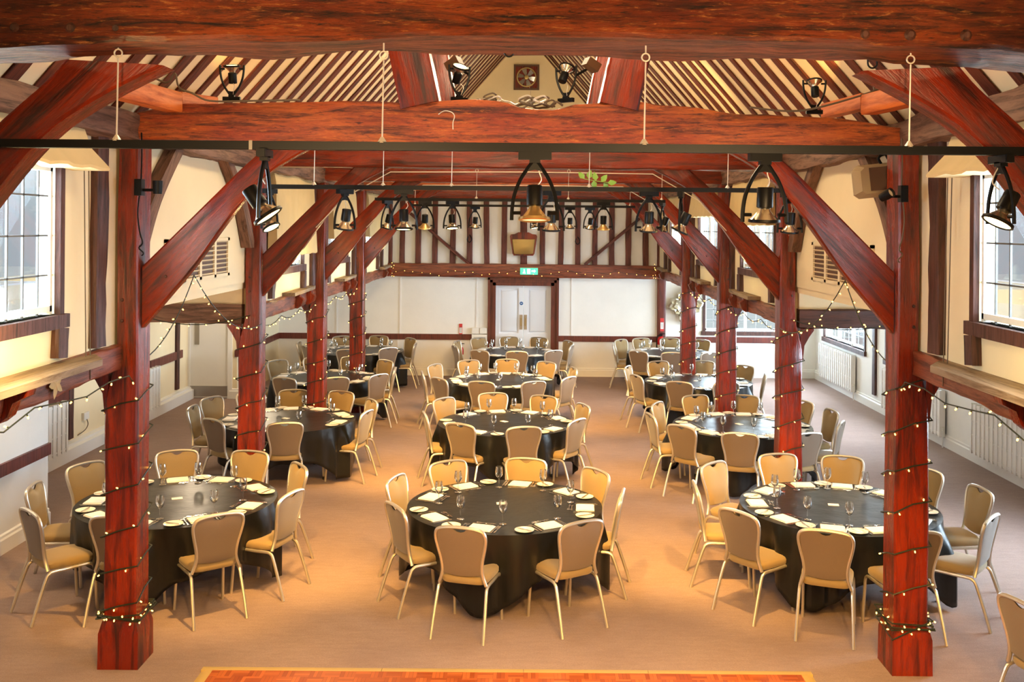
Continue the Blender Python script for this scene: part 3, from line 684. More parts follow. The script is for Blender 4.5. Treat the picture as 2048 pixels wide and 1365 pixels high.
for ti, (key, (cx, cy, seats)) in enumerate(TABLES.items()):
    tn = '%s table of %s row' % (COLN[key[0]], RN[int(key[1]) - 1])
    lab = 'round banquet table under black cloth, ' + tn
    rot = {'C1': .62, 'L1': .75, 'L2': .35, 'R1': .2, 'C2': .9}.get(key, ti * .41)
    if ti == 0: tb = table; tb.location = (cx, cy, 0); tb.rotation_euler = (0, 0, rot); tb['label'] = lab; tb['group'] = 'round tables'
    else: tb = copy_tree(table, (cx, cy, 0), rot, lab, 'round tables')
    o = cloth(ti * 5 + 1, rot); o.location = (cx, cy, 0); tag(o, 'black satin cloth draped over the ' + tn, 'tablecloth', 'black tablecloths')
    q = MB(); q.box((-.05, -.035, 0), (.05, .035, .002)); q.box((-.047, -.032, .002), (.047, .032, .003)); o = q.build('table_card', 'card'); o.location = (cx - .03, cy + .05, .7525); o.rotation_euler = (0, 0, .4 - ti * .3)
    tag(o, 'small white card in the middle of the ' + tn, 'card', 'table cards')
    rnd = random.Random(ti); cnt = {}
    order = sorted(range(len(seats)), key=lambda i: seats[i][0])
    tot = {}
    for deg, r in seats: tot[clock(deg)] = tot.get(clock(deg), 0) + 1
    for deg, r in seats:
        w = clock(deg); cnt[w] = cnt.get(w, 0) + 1
        place = (w + ' place') if tot[w] == 1 else ('first' if cnt[w] == 1 else 'second' if cnt[w] == 2 else 'third') + ' anticlockwise ' + w + ' place'
        a = math.radians(deg); u = Vector((math.cos(a), math.sin(a), 0)); tz = a + PI / 2
        cr = r - .27
        place_chair(cx + u.x * cr, cy + u.y * cr, tz + rnd.uniform(-.07, .07), 'taupe banquet chair at %s, %s' % (place, tn), 'banquet chairs')
        wid = min(1., 8.3 / len(seats)); c = Vector((cx, cy, .7535))
        def at(lat, rad): return c + u * rad + Vector((-u.y, u.x, 0)) * (lat)   # lat to the diner's right
        fac = tz - 0; ja = lambda k_: rnd.uniform(-k_, k_)
        where = 'at %s, %s' % (place, tn)
        put('folded_napkin', at(ja(.01), .765), fac + ja(.12), 'white folded napkin ' + where, 'napkins')
        put('side_plate', at(-.265 * wid, .78), fac, 'white side plate ' + where, 'side plates')
        put('butter_knife', at(-.265 * wid, .78) + Vector((0, 0, .011)), fac + .5 + ja(.25), 'butter knife across the side plate ' + where, 'butter knives')
        put('dinner_fork', at(-.135, .765), fac + ja(.04), 'fork beside the napkin ' + where, 'dinner forks')
        put('starter_fork', at(-.165, .755), fac + ja(.04), 'outer fork ' + where, 'starter forks')
        put('dinner_knife', at(.130, .765), fac + ja(.04), 'knife beside the napkin ' + where, 'dinner knives')
        put('starter_knife', at(.155, .76), fac + ja(.04), 'outer knife ' + where, 'starter knives')
        put('dessert_spoon', at(.0 + ja(.01), .615), fac + PI / 2 + ja(.08), 'dessert spoon above the napkin ' + where, 'dessert spoons')
        put('dessert_fork', at(-.02 + ja(.01), .640), fac - PI / 2 + ja(.08), 'dessert fork above the napkin ' + where, 'dessert forks')
        put('wine_glass', at(.17 * wid + ja(.015), .61 + ja(.02)), 0, 'empty wine glass ' + where, 'wine glasses')
o = place_chair(3.58, 6.62, math.radians(-75), 'single banquet chair cut off at the bottom right corner of the photo', None)
# ------------------------------------------------------------------ dance floor
df = thing('dance_floor', 'portable parquet dance floor with pale oak edging on the tan carpet', 'dance floor', (0, 5.5, 0), 0)
y1, xl, xr = 2.03, -2.45, 2.20
MB().box((xl + .09, -3.5, .0), (xr - .09, y1 - .09, .018)).build('parquet_panel', 'parquet', df)
M['oakedge'] = plain('pale_oak', (.52, .36, .13), .45)
xs = [xl, -.93, .78, 1.3, xr]
for a, b in ((xl, -1.08), (-1.08, .0), (.0, .95), (.95, xr)):
    mb = MB(); mb.prism([(y1, 0), (y1 - .035, .019), (y1 - .09, .019), (y1 - .09, 0)], a + .002, b - .002, 'x'); mb.build('edge_strip', 'oakedge', df)
for s, x in ((1, xl), (-1, xr)):
    mb = MB(); mb.prism([(x, 0), (x + s * .035, .019), (x + s * .09, .019), (x + s * .09, 0)], -3.5, y1 - .094, 'y'); mb.build('edge_strip', 'oakedge', df)
# ------------------------------------------------------------------ spotlights on tracks
def spot_proto(gold):
    root = thing('track_spotlight', 'x', 'spotlight')
    MB().cbox((0, 0, -.018), (.15, .036, .036)).cbox((-.045, 0, -.018), (.05, .042, .03)).cbox((0, 0, -.040), (.05, .036, .022)).build('adapter', 'black', root)
    mb = MB()
    for s in (-1, 1):
        mb.tube(spline([(s * .01, 0, -.045), (s * .032, 0, -.075), (s * .064, 0, -.125), (s * .090, 0, -.19), (s * .101, 0, -.255), (s * .103, 0, -.31)], 3), .0095, 6)
        mb.tube([(s * .101, 0, -.277), (s * .062, 0, -.277)], .009, 6)
    mb.prism([(-.014, -.044), (.014, -.044), (.05, -.10), (.035, -.088), (0, -.082), (-.035, -.088), (-.05, -.10)], -.006, .006, 'y')
    mb.build('bracket', 'black', root)
    mb = MB(); mb.lathe([(0, .125), (.033, .125), (.036, .12), (.036, .08), (.0365, .078), (.0365, .035), (.03, .03), (.0, .03)], 18)
    hd = mb.build('lamp_housing', 'black', root); hd.location = (0, 0, -.277)
    mb = MB(); N = 36; rings = []
    for r, z in ((.024, .032), (.027, .02), (.038, .005), (.052, -.012), (.064, -.026)):
        rings.append([Vector((r * (1 + (.0 if gold else .06 * (i % 2)) * (z < .02)) * math.cos(2 * PI * i / N), r * (1 + (.0 if gold else .06 * (i % 2)) * (z < .02)) * math.sin(2 * PI * i / N), z)) for i in range(N)])
    mb.loft(rings, False, gold); mb.build('reflector', 'lampgold' if gold else 'lampsilver', hd)
    mb = MB(); mb.lathe([(.060, -.022), (.071, -.020), (.073, -.032), (.065, -.036), (.060, -.030)], 24); mb.build('ring', 'lampgold' if gold else 'black', hd)
    mb = MB(); mb.lathe([(0, -.027), (.062, -.027), (.062, -.029), (0, -.030)], 20); mb.build('lens', 'lens', hd)
    mb = MB(); mb.tube(spline([(.012, 0, -.045), (.02, .02, -.09), (.03, .02, -.125), (.01, 0, -.155)], 4), .0028, 5); mb.build('cord', 'wire', root)
    return root
SP = {0: spot_proto(False), 1: spot_proto(True)}; sp_used = {0: False, 1: False}
def add_light(kind, loc, energy, col, target=None, size=.05, angle=70, blend=.7, shape=None):
    d = bpy.data.lights.new('lamp_or_fill_light', kind); d.energy = energy; d.color = col
    if kind == 'SPOT': d.spot_size = math.radians(angle); d.spot_blend = blend; d.shadow_soft_size = size
    elif kind == 'AREA':
        d.size = size
        if shape: d.shape = 'RECTANGLE'; d.size_y = shape
    else: d.shadow_soft_size = size
    o = bpy.data.objects.new('lamp_or_fill_light', d); C.objects.link(o); o.location = loc  # also serves added fill lights and daylight at the windows
    if target is not None: o.rotation_euler = (Vector(target) - Vector(loc)).to_track_quat('-Z', 'Y').to_euler()
    return o
WARM = (1, .54, .13)
SPOT_E = 800
def spotlight(x, y, z, gold, rz, tilt, label, group, aim=None, lit=False, up=False, sc=1., energy=None):
    g = int(gold); src = SP[g]
    if not sp_used[g]: sp_used[g] = True; o = src; o.location = (x, y, z); o.rotation_euler = (0, 0, rz); o['label'] = label
    else: o = copy_tree(src, (x, y, z), rz, label)
    if group: o['group'] = group
    if up: o.rotation_euler = (PI, 0, rz)
    o.scale = (sc,) * 3
    for h in o.children:
        if h.name.startswith('lamp_housing'):
            h.rotation_euler = (tilt, 0, 0)
            if lit:
                for q in h.children:
                    if q.name.startswith('lens'): q.data = q.data.copy(); q.data.materials[0] = M['lit']
    if aim is not None: add_light('SPOT', (x, y - .0, z - .40 if not up else z + .42), energy or SPOT_E, WARM, aim, .03, 58, .75)
    return o
TR = []
def track(y, z, x0, x1, label, wires, ceil_z, joint=None):
    o = thing('lighting_track', label, 'lighting track', ((x0 + x1) / 2, y, z), 0, 'lighting tracks across the nave')
    L = (x1 - x0) / 2
    mb = MB(); mb.cbox((0, 0, .017), (2 * L, .036, .034)).cbox((0, 0, .002), (2 * L, .02, .004)); mb.build('rail', 'black', o)
    if joint is not None: MB().cbox((joint - o.location.x, 0, .017), (.014, .04, .038)).build('joint', 'steel', o)
    for wx in wires:
        X = wx - o.location.x; H_ = ceil_z - z
        mb = MB(); mb.tube([(X, 0, .03), (X + .004, 0, H_ - .05)], .0035, 5); mb.lathe([(.022, .03), (.006, .055), (0, .056)], 8, Matrix.Translation((X, 0, 0))); w = mb.build('suspension_wire', 'wire', o)
        mb = MB(); mb.tube([(X + .004 + .016 * math.sin(t * PI / 6), 0, H_ - .03 + .016 * math.cos(t * PI / 6)) for t in range(13)], .0035, 5); mb.tube([(X + .004, 0, H_ - .014), (X + .004, 0, H_ + .02)], .0035, 5); mb.build('eye_hook', 'wire', w)
    return o
TZ = 3.708
track(3.98, TZ, -2.75, 2.75, 'long black lighting track hanging nearest the camera across the whole photo', [P(233, 290, 3.98).x, P(764, 290, 3.98).x, P(1288, 290, 3.98).x, P(1818, 290, 3.98).x], 4.125, -1.12)
track(7.62, 3.685, -2.02, 2.08, 'black lighting track hanging from the first pair of posts', [P(628, 380, 7.62).x, P(766, 380, 7.62).x, P(903, 380, 7.62).x, P(1178, 380, 7.62).x, P(1455, 380, 7.62).x], 4.06)
track(11.07, 3.69, -1.72, 1.56, 'black lighting track hanging from the second pair of posts', [P(952, 400, 11).x, P(1137, 400, 11).x, P(1325, 400, 11).x], 4.07)
track(14.5, 3.70, -1.7, 1.6, 'thin black lighting track hanging from the third pair of posts', [P(830, 400, 14.5).x, P(1260, 400, 14.5).x], 4.07)
T1 = [(530, 0, PI / 2, -.62, True, (-2.9, 6.2, 0), 'lit spotlight glowing at the left of the nearest track'), (1070, 1, .0, -.12, False, (-.1, 7.6, 0), 'gold-shaded spotlight in the middle of the nearest track'), (1530, 0, .12, .05, False, (1.4, 8.6, 0), 'ribbed silver spotlight right of centre on the nearest track'), (2002, 0, PI / 2 + .1, .5, False, (3.0, 6.3, 0), 'spotlight at the right end of the nearest track, tilted outwards')]
for px, g, rz, tl, lit, aim, lb in T1: spotlight(P(px, 300, 3.98).x, 3.98, TZ, g, rz, tl, 'black-bracketed ' + lb, 'spotlights on the lighting tracks', aim, lit, False, .9)
T2 = [(540, 0, 1.2, -.55, (-3.2, 9.5, 0)), (690, 0, .9, .2, (-2.3, 10.8, 0)), (808, 0, .1, -.1, (-1.2, 10.6, 0)), (1103, 0, .3, .1, (.1, 10.9, 0)), (1298, 0, .1, .15, (1.2, 10.8, 0)), (1362, 0, 1.3, .45, (2.0, 11.3, 0)), (1580, 0, .2, .15, (2.6, 9.9, 0))]
for i, (px, g, rz, tl, aim) in enumerate(T2): spotlight(P(px, 380, 7.62).x, 7.62, 3.685, g, rz, tl, 'small black spotlight, %s from the left on the second track' % nth(i), 'spotlights on the lighting tracks', aim)
T3 = [(775, 0, 1.0, .3, (-2.6, 14.6, 0)), (850, 1, .2, .2, (-1.2, 14.6, 0)), (905, 0, .4, -.2, (-.9, 13.6, 0)), (1207, 1, .1, .1, (.8, 14.8, 0)), (1325, 0, 1.2, .4, (2.2, 14.8, 0))]
for i, (px, g, rz, tl, aim) in enumerate(T3): spotlight(P(px, 400, 11.07).x, 11.07, 3.69, g, rz, tl, 'small black spotlight, %s from the left on the third track' % nth(i), 'spotlights on the lighting tracks', aim)
T4 = [(950, 0, .5, .2, (-.8, 18.2, 0)), (1070, 0, .9, -.2, (-1.8, 18.6, 0)), (1140, 0, .2, .1, (.4, 18.2, 0)), (1180, 0, .4, .3, (1.8, 18.4, 0))]
for i, (px, g, rz, tl, aim) in enumerate(T4): spotlight(P(px, 410, 14.5).x, 14.5, 3.70, g, rz, tl, 'tiny black spotlight, %s from the left on the farthest track' % nth(i), 'spotlights on the lighting tracks', aim)
# lamps standing on the first tie beam, shining up into the roof
UP = [(462, 4.365, 0, .9, .25, 'spotlight standing on the left part of the wavy tie beam', (-2.6, 9.5, 5.4)), (918, 4.375, .6, .9, .55, 'gold-lit spotlight on the wavy tie beam beside the left strut', (-1.6, 10.5, 6.4)), (1132, 4.375, -.6, .9, -.55, 'spotlight with tall bracket on the wavy tie beam beside the right strut', (1.5, 9.6, 6.6)), (1630, 4.30, 0, .85, -.25, 'spotlight standing on the right part of the wavy tie beam', (2.6, 9.5, 5.4))]
for px, z, rz, sc, tl, lb, aim in UP: spotlight(P(px, 205, 7.6).x, 7.62, z, 0, rz, tl, 'black ' + lb, 'spotlights on the wavy tie beam', aim, False, True, sc, 150)
for s, px, py in ((-1, 908, 128), (1, 1183, 130)):
    c = P(px, py, 7.9); fl = thing('floodlight', 'brown box floodlight clamped to the %s strut above the wavy tie beam' % SN[s], 'floodlight', c, .4 * s)
    MB().cbox((0, 0, 0), (.12, .10, .07), Matrix.Rotation(.5 * s, 4, 'Y')).build('housing', 'brown_plastic', fl); q = MB(); q.tube([(-s * .0, .06, -.02), (-s * .10, .08, -.08)], .012); q.build('bracket', 'black', fl)
# ------------------------------------------------------------------ lamps, speaker and clutter on the first posts
for s in (-1, 1):
    c = P(279, 375, 7.455) if s < 0 else P(1806, 388, 7.40)
    fl = thing('post_spotlight', 'black cup spotlight boxed to the %s front post, %s' % (SN[s], 'pointing up' if s < 0 else 'lens facing the room'), 'spotlight', c)
    MB().cbox((0, 0, 0), (.055, .07, .125)).build('wall_box', 'black', fl)
    q = MB(); q.tube([(-s * .02, 0, -.02), (-s * .13, -.02, -.02)], .011, 8); q.build('arm', 'black', fl)
    q = MB(); rot = Matrix.Translation((-s * .15, -.03, -.02)) @ (Matrix.Identity(4) if s < 0 else Matrix.Rotation(1.1, 4, 'X') @ Matrix.Rotation(.5, 4, 'Y'))
    q.lathe([(0, -.03), (.032, -.03), (.036, .02), (.038, .07), (.033, .07), (.030, .03), (0, .025)], 18, rot); cu = q.build('lamp_housing', 'black', fl)
    q = MB(); q.lathe([(0, .058), (.032, .058), (.032, .06), (0, .061)], 16, rot); q.build('lens', 'lampsilver', cu)
    q = MB(); zb = -.52; q.tube(spline([(0, .0, -.06), (s * .012, 0, -.2), (-s * .005, 0, -.34), (-s * .03, -.01, -.42), (0, 0, -.46), (-s * .035, 0, -.50), (-s * .02, 0, zb)], 5), .006, 6)
    q.tube(spline([(0, .03, .05), (.004, .03, .25), (0, .03, .42)], 3), .006, 6); q.build('cable', 'cablebrown' if s > 0 else 'black', fl)
sp = thing('loudspeaker', 'large beige cornered loudspeaker with brown front hung by the right front post', 'loudspeaker', P(1762, 360, 7.95), -.22)
R_ = Matrix.Rotation(math.radians(-6), 4, 'Y')
mb = MB(); rings = []
for y, w, h in ((-.13, .165, .105), (.02, .195, .135), (.16, .195, .135)): rings.append([R_ @ Vector((a * w + (-.012 if y > 0 else .0), y, b * h)) for a, b in ((-1, -.75), (-.8, -1), (.9, -1), (1, -.8), (1, .8), (.9, 1), (-.8, 1), (-1, .75))])
mb.loft(rings, True, False); mb.build('cabinet', 'beige_plastic', sp)
mb = MB(); mb.prism([(-.10, -.085), (.15, -.085), (.15, .10), (-.10, .10)], -.142, -.128, 'y', R_); mb.build('grille', 'brown_plastic', sp)
q = MB(); q.tube(spline([(.0, 0, .13), (-.02, 0, .18), (.03, 0, .21), (.06, .02, .17), (.09, 0, .2)], 4), .012, 6); q.build('bracket', 'black', sp)
# cables lying along the first tie beam
rnd = random.Random(5)
for j, (a, b, lb) in enumerate(((940, 1125, 'tangled brown cable bundle in the dip of the wavy tie beam'), (945, 1110, 'second brown cable looped in the dip of the wavy tie beam'), (960, 1100, 'pale cable in the dip of the wavy tie beam'))):
    pts = []
    for i in range(15):
        t = i / 14; px = a + (b - a) * t; w = .025 * math.exp(-((px - 1040) / 40) ** 2)
        pts.append(Vector((P(px, 200, 7.6).x, 7.60 + rnd.uniform(-.06, .05), 4.345 - w + rnd.uniform(-.01, .03) + .012 * j)))
    q = MB(); q.tube(spline(pts, 4), .009 if j < 2 else .006, 5)
    for p in (pts[3], pts[9], pts[12]): q.tube(spline([p, p + Vector((.05, .02, .03)), p + Vector((.02, -.02, .05)), p + Vector((-.05, 0, .02)), p + Vector((.03, .01, .0))], 4), .007, 5)
    tag(q.build('cable_bundle', 'cablebrown' if j < 2 else 'wire'), lb, 'cable')
for s, pts in ((-1, [(310, 160), (335, 168), (350, 150), (358, 178), (385, 190), (420, 205), (500, 205), (600, 203)]), (1, [(1735, 170), (1755, 160), (1748, 182), (1775, 175), (1790, 168), (1720, 195), (1600, 225), (1500, 218)])):
    q = MB(); q.tube(spline([P(x, y, 7.42 - .0 * i) + Vector((0, .0, .012)) for i, (x, y) in enumerate(pts)], 5), .008, 5); tag(q.build('loose_cable', 'cablebrown'), 'brown cable trailing over the orange timber at the %s end of the wavy tie beam' % SN[s], 'cable')
for px, py, d, lb in ((1018, 104, 4.2, 'dark iron hook under the middle of the tie beam nearest the camera'), (1745, 127, 4.2, 'small dark hook under the right part of the tie beam nearest the camera')):
    c = P(px, py, d); q = MB(); q.tube([c + Vector((-.02, 0, .04))] + [c + Vector((-.02 * math.cos(t * .4), 0, -.02 * math.sin(t * .4) )) for t in range(0, 10)], .004, 6); tag(q.build('ceiling_hook', 'black'), lb, 'hook')
c = P(890, 225, 7.48); q = MB(); q.tube(spline([P(877, 229, 7.46), P(888, 222, 7.44), P(902, 224, 7.44), P(909, 232, 7.44), P(906, 245, 7.44), P(906, 259, 7.45)], 4), .004, 5); tag(q.build('loose_wire', 'wire'), 'pale curved wire on the face of the wavy tie beam', 'wire')
# pale strips added as the light on edges under tie beams and braces
for r, lb in ((2, 'second'), (3, 'third')):
    y = ROWS[r]; pts = [(side(-1, 2.3), y + .03, 3.38)] + [(side(-1, a), y + .03, b - .02) for a, b in ((1.98, 3.74), (1.47, 4.03))] + [(0, y + .0, 4.02)] + [(side(1, a), y + .03, b - .02) for a, b in ((1.47, 4.03), (1.98, 3.74))] + [(side(1, 2.3), y + .03, 3.38)]
    q = MB(); q.tube(pts, .006, 5); tag(q.build('lit_edge_strip', 'wire'), 'pale strip added as light along the underside of the %s pair of braces' % lb, 'cord')
# green sprig on the second track
sp = thing('leaf_sprig', 'green leafy sprig caught on the second lighting track', 'leaf', P(1192, 366, 7.62))
def leaf(mb, c, d, n, L, w):
    d = Vector(d).normalized(); n = Vector(n).normalized(); x = d.cross(n).normalized()
    pts = [c, c + d * L * .35 + x * w, c + d * L * .7 + x * w * .7, c + d * L, c + d * L * .7 - x * w * .7, c + d * L * .35 - x * w]
    pts2 = [p - n * .002 for p in pts]; mid = c + d * L * .5 - n * w * .35
    mb.add([*pts, mid], [(i, (i + 1) % 6, 6) for i in range(6)], True)
q = MB(); q.tube(spline([(-.09, 0, .03), (-.03, .01, .02), (.04, 0, .01), (.10, -.01, .0)], 3), .003, 5); q.build('stem', 'leaf', sp)
for x, z, dx, dz in ((-.09, .03, -.5, .6), (-.06, .03, .3, 1), (-.02, .02, .2, -1), (.0, .015, -.2, 1), (.04, .01, .6, .7), (.06, .0, .4, -.6), (.09, 0, 1, .1)):
    q = MB(); leaf(q, Vector((x, 0, z)), (dx, .2, dz), (.1, -1, .3), .075, .024); q.build('leaf', 'leaf', sp, None, False)
c = P(113, 769, 6.35); q = MB()
for a in range(5): leaf(q, c, (0, math.cos(a * 1.25 - .6), math.sin(a * 1.25 - .6)), (1, 0, .1), .10, .028)
tag(q.build('dried_leaf', 'dryleaf', None, None, False), 'pale dried leaf stuck on the left front rail beam', 'leaf')

# ------------------------------------------------------------------ fairy lights
bulb_me = None
def fairy(label, group, pts, step, thick=.005, size=.75, start=.04):
    """a dark cable with glowing bulbs"""
    global bulb_me
    pts = [Vector(p) for p in pts]; o0 = pts[0].copy(); q = MB(); q.tube([p - o0 for p in pts], thick, 5)
    acc = start; spots = []; nxt = start; run = 0.
    for a, b in zip(pts, pts[1:]):
        L = (b - a).length
        while nxt < run + L: spots.append((a + (b - a) * ((nxt - run) / L), (b - a).normalized())); nxt += step
        run += L
    rnd = random.Random(int(o0.x * 100 + o0.y * 10)); data = []
    for p, d in spots[:96]:
        v = Vector((rnd.uniform(-1, 1), rnd.uniform(-1, .2), rnd.uniform(-1.2, .5))).normalized(); v = (v - d * v.dot(d) * .7).normalized()
        a = p - o0; q.tube([a, a + v * .022 * size], .0065 * size, 6); data.append((a + v * .030 * size, v))
    o = q.build('fairy_lights', 'cable', None, None, False); o.location = o0; tag(o, label, 'string lights', group)
    for p, v in data:
        if bulb_me is None:
            b = MB().lathe([(0, -.012), (.006, -.011), (.0075, -.004), (.0075, .004), (.006, .011), (0, .013)], 8).build('bulb', 'bulb'); bulb_me = b.data
        else: b = bpy.data.objects.new('bulb', bulb_me); C.objects.link(b)
        b.parent = o; b.location = p; b.rotation_euler = v.to_track_quat('Z', 'Y').to_euler(); b.scale = (size,) * 3
    return o
for r in (1, 2, 3, 4):
    for s in (-1, 1):
        cx, cy = side(s, (IN + OUT) / 2), ROWS[r] + .125; hw, hd = .142, .142; pts = []; rnd = random.Random(r * 3 + s)
        cor = [(-1, -1), (1, -1), (1, 1), (-1, 1)]; z = 2.28; i = 0 if s < 0 else 1; stp = -.075
        z0 = .42
        while z > z0:
            a = cor[i % 4]; pts.append((cx + a[0] * hw, cy + a[1] * hd, z)); b = cor[(i - 1) % 4]
            pts.append((cx + (a[0] + b[0]) / 2 * hw, cy + (a[1] + b[1]) / 2 * hd, z - .03 + rnd.uniform(-.015, .01)))
            z += stp + rnd.uniform(-.02, .015); i -= 1
        if r == 1:
            for j in range(17):
                a = cor[i % 4]; z = .40 + rnd.uniform(-.05, .03) - (.08 if j in (9, 10) and s > 0 else 0); k_ = rnd.uniform(1.06, 1.24)
                pts.append((cx + a[0] * hw * k_, cy + a[1] * hd * k_, z)); i -= 1
        fairy('fairy lights wound round the %s post of the %s' % (SN[s], ROWN[r - 1]), 'fairy lights wound round the posts', pts, .21 if r == 1 else .26, .0062, .75 if r < 3 else .8)
def sag(a, b, drop, n=9): a = Vector(a); b = Vector(b); return [a + (b - a) * (i / n) + Vector((0, 0, -drop * 4 * (i / n) * (1 - i / n))) for i in range(n + 1)]
for s in (-1, 1):
    ap = (side(s, WALLX - .05), 9.15, 2.93)
    fairy('fairy lights strung from the %s front post up to the vented wall' % SN[s], 'peaked strings of fairy lights', sag((side(s, IN + .02), 7.78, 2.36), ap, .10), .19)
    fairy('fairy lights hanging from the %s vented wall down to the second post' % SN[s], 'peaked strings of fairy lights', sag(ap, (side(s, IN - .02), 10.93, 2.30), .22), .15)
    fairy('fairy lights looped along the aisle beam behind the %s second post' % SN[s], 'strings along the aisle beams', sag((side(s, IN + .1), 10.9, 2.40), (side(s, 4.3), 10.88, 2.42), .12), .16)
    q = [(side(s, WALLX - .20), 7.3 - .35 * i, 2.27 + .035 * math.sin(i * 2.2) - (.02 if i % 2 else 0)) for i in range(8)]
    fairy('fairy lights running along the %s front rail beam' % SN[s], 'strings along the rails', [(side(s, IN + .0), 7.42, 2.2)] + q, .2)
    for (ya, yb, nn) in ((11.3, 14.3, 'third'), (14.8, 17.8, 'fourth')):
        q = []
        for i in range(13): t = i / 12; q.append((side(s, WALLX - .08), ya + (yb - ya) * t, 2.27 - .07 * abs(math.sin(t * PI * 3))))
        fairy('fairy lights drooping under the %s rail of the %s bay' % (SN[s], nn), 'strings along the rails', q, .17)
    q = [(side(s, 2.95 - .03 * math.sin(i)), 21.9, 2.60 - .04 * i + .06 * math.sin(i * 2.4)) for i in range(9)]
    fairy('clump of fairy lights at the %s end of the far wall beam' % SN[s], 'clumps by the far wall beam', q, .06)
q = [(-3.0 + i * .25, FAR - .215, 2.36 + .05 * math.sin(i * 1.3) + .03 * math.sin(i * 2.9)) for i in range(25)]
fairy('fairy lights pinned along the long beam of the far wall', None, q, .2, .004, .8)
# ------------------------------------------------------------------ vents, blinds, radiators, things on the walls
for s in (-1, 1):
    X = side(s, WALLX); vt = thing('wall_vent', 'white louvred vent high on the %s nave wall between the front posts' % SN[s], 'vent', (X, 9.4, 3.07))
    n = 4; y0 = 8.55; pw = .44
    mb = MB()
    for i in range(n + 1): mb.box((-.022, y0 - 9.4 + i * pw - .03, -.2), (.022, y0 - 9.4 + i * pw + .03, .2))
    for z in (-.2, .17): mb.box((-.022, y0 - 9.4 - .03, z), (.022, y0 - 9.4 + n * pw + .03, z + .03))
    mb.build('frame', 'cream', vt)
    MB().box((-.004, y0 - 9.4, -.2), (.004, y0 - 9.4 + n * pw, .2)).build('backing', 'brown_plastic', vt)
    for i in range(n):
        mb = MB()
        for j in range(8):
            m = Matrix.Translation((-s * .012, y0 - 9.4 + (i + .5) * pw, -.155 + j * .045)) @ Matrix.Rotation(s * .6, 4, 'Y'); mb.cbox((0, 0, 0), (.026, pw - .06, .005), m)
        mb.build('slats', 'cream', vt)
    for bi, (u0, u1, z0, z1) in enumerate(NW[s]):
        zl = 3.77 if bi == 0 else (3.02 if (bi, s) == (1, -1) else 3.45 if bi == 1 else 3.2 if s < 0 else 3.6)
        bl = thing('roman_blind', 'beige fabric blind %s over the %s nave window, %s' % ('gathered up' if zl > 3.5 else 'partly lowered', SN[s], BAYS[bi][2]), 'blind', (side(s, WALLX - .05), (u0 + u1) / 2, 3.92), 0, 'blinds on the nave windows')
        h = (u1 - u0) / 2 + .1; mb = MB(); dp = .16 if bi == 0 else .07; zb = zl - 3.92
        prof = [(0, .18), (-s * .05, .18), (-s * (.06 + dp * .3), .0 if zb < -.1 else .05), (-s * (.05 + dp), zb + .02), (-s * (.045 + dp), zb), (-s * .0, zb)]
        N = 22; rings = []
        for i in range(N + 1): yy = -h + 2 * h * i / N; k_ = .008 * math.sin(i * 2.1); rings.append([Vector((a - s * k_ * (b < .1), yy * (1 + .06 * (b < 0)), b + .008 * math.sin(i * 1.7) * (b < 0))) for a, b in prof])
        mb.loft(rings, True, False); mb.build('fabric', 'blind', bl)
        if bi == 0:
            for dy in (.13, .2): q = MB(); q.tube([(-s * .02, h + dy - .03, -.1), (-s * .03, h + dy, -1.42 - dy)], .004, 5); q.build('pull_cord', 'cablebrown', bl)
def radiator(x, y0, y1, s, label):
    ra = thing('radiator', label, 'radiator', (x, (y0 + y1) / 2, 0), 0, 'white radiators'); h = (y1 - y0) / 2
    mb = MB(); mb.box((-.03, -h, .17), (.03, h, .88)); n = int((y1 - y0) / .13)
    for i in range(n + 1): yy = -h + 2 * h * i / n; mb.box((-.045, yy - .022, .16), (.045, yy + .026, .89))
    for z in (.2, .42, .63, .84): mb.box((-.038, -h - .01, z), (.038, h + .01, z + .02))
    mb.build('panel', 'softwhite', ra)
    q = MB(); q.tube([(0, -h - .04, .0), (0, -h - .04, .26), (0, -h + .02, .26)], .011); q.build('pipe', 'softwhite', ra)
    q = MB(); q.lathe([(0, 0), (.022, 0), (.022, .05), (0, .055)], 10, Matrix.Translation((0, -h - .04, .27))); q.build('valve', 'panel', ra)
radiator(AIS - .06, 19.6, 21.75, 1, 'white ribbed radiator under the far window of the right aisle wall')
radiator(AIS - .06, 15.4, 17.9, 1, 'white ribbed radiator under the second right aisle window, behind the front post')
radiator(AIS - .06, 11.3, 14.3, 1, 'long white radiator at the right edge of the photo below the rail')
radiator(-AIS + .06, 16.0, 17.4, -1, 'white radiator on the left aisle wall just right of the front post')
radiator(-AIS + .06, 12.2, 13.9, -1, 'white radiator on the left aisle wall near the socket')
c = P(156, 855, 14.9); sk = thing('wall_socket', 'white wall socket on the left aisle wall with a cable below', 'socket', (-AIS - .0, 14.7, .52)); MB().cbox((0, 0, 0), (.04, .17, .11)).build('face_plate', 'panel', sk); q = MB(); q.tube(spline([(.02, 0, -.05), (.03, .02, -.13), (.02, -.06, -.2), (.0, -.25, -.24)], 4), .007, 5); q.build('cable', 'cablebrown', sk)
sg = thing('exit_sign', 'small green and white lit exit sign on the beam above the double doors', 'sign', (P(1058, 543, FAR - .22).x, FAR - .2, P(1058, 543, FAR - .22).z + .0))
MB().cbox((0, 0, 0), (.40, .05, .15)).build('light_box', 'sign_green', sg)
q = MB(); q.cbox((-.005, -.027, 0), (.07, .006, .115))
q.prism([(.055, .025), (.115, .025), (.115, .045), (.155, 0.005), (.115, -.035), (.115, -.012), (.055, -.012)], -.030, -.025, 'y'); q.build('arrow', 'sign_white', sg)
q = MB(); q.lathe([(0, 0), (.012, 0), (.012, .004), (0, .004)], 10, Matrix.Translation((-.11, -.026, .042)) @ Matrix.Rotation(PI / 2, 4, 'X'))
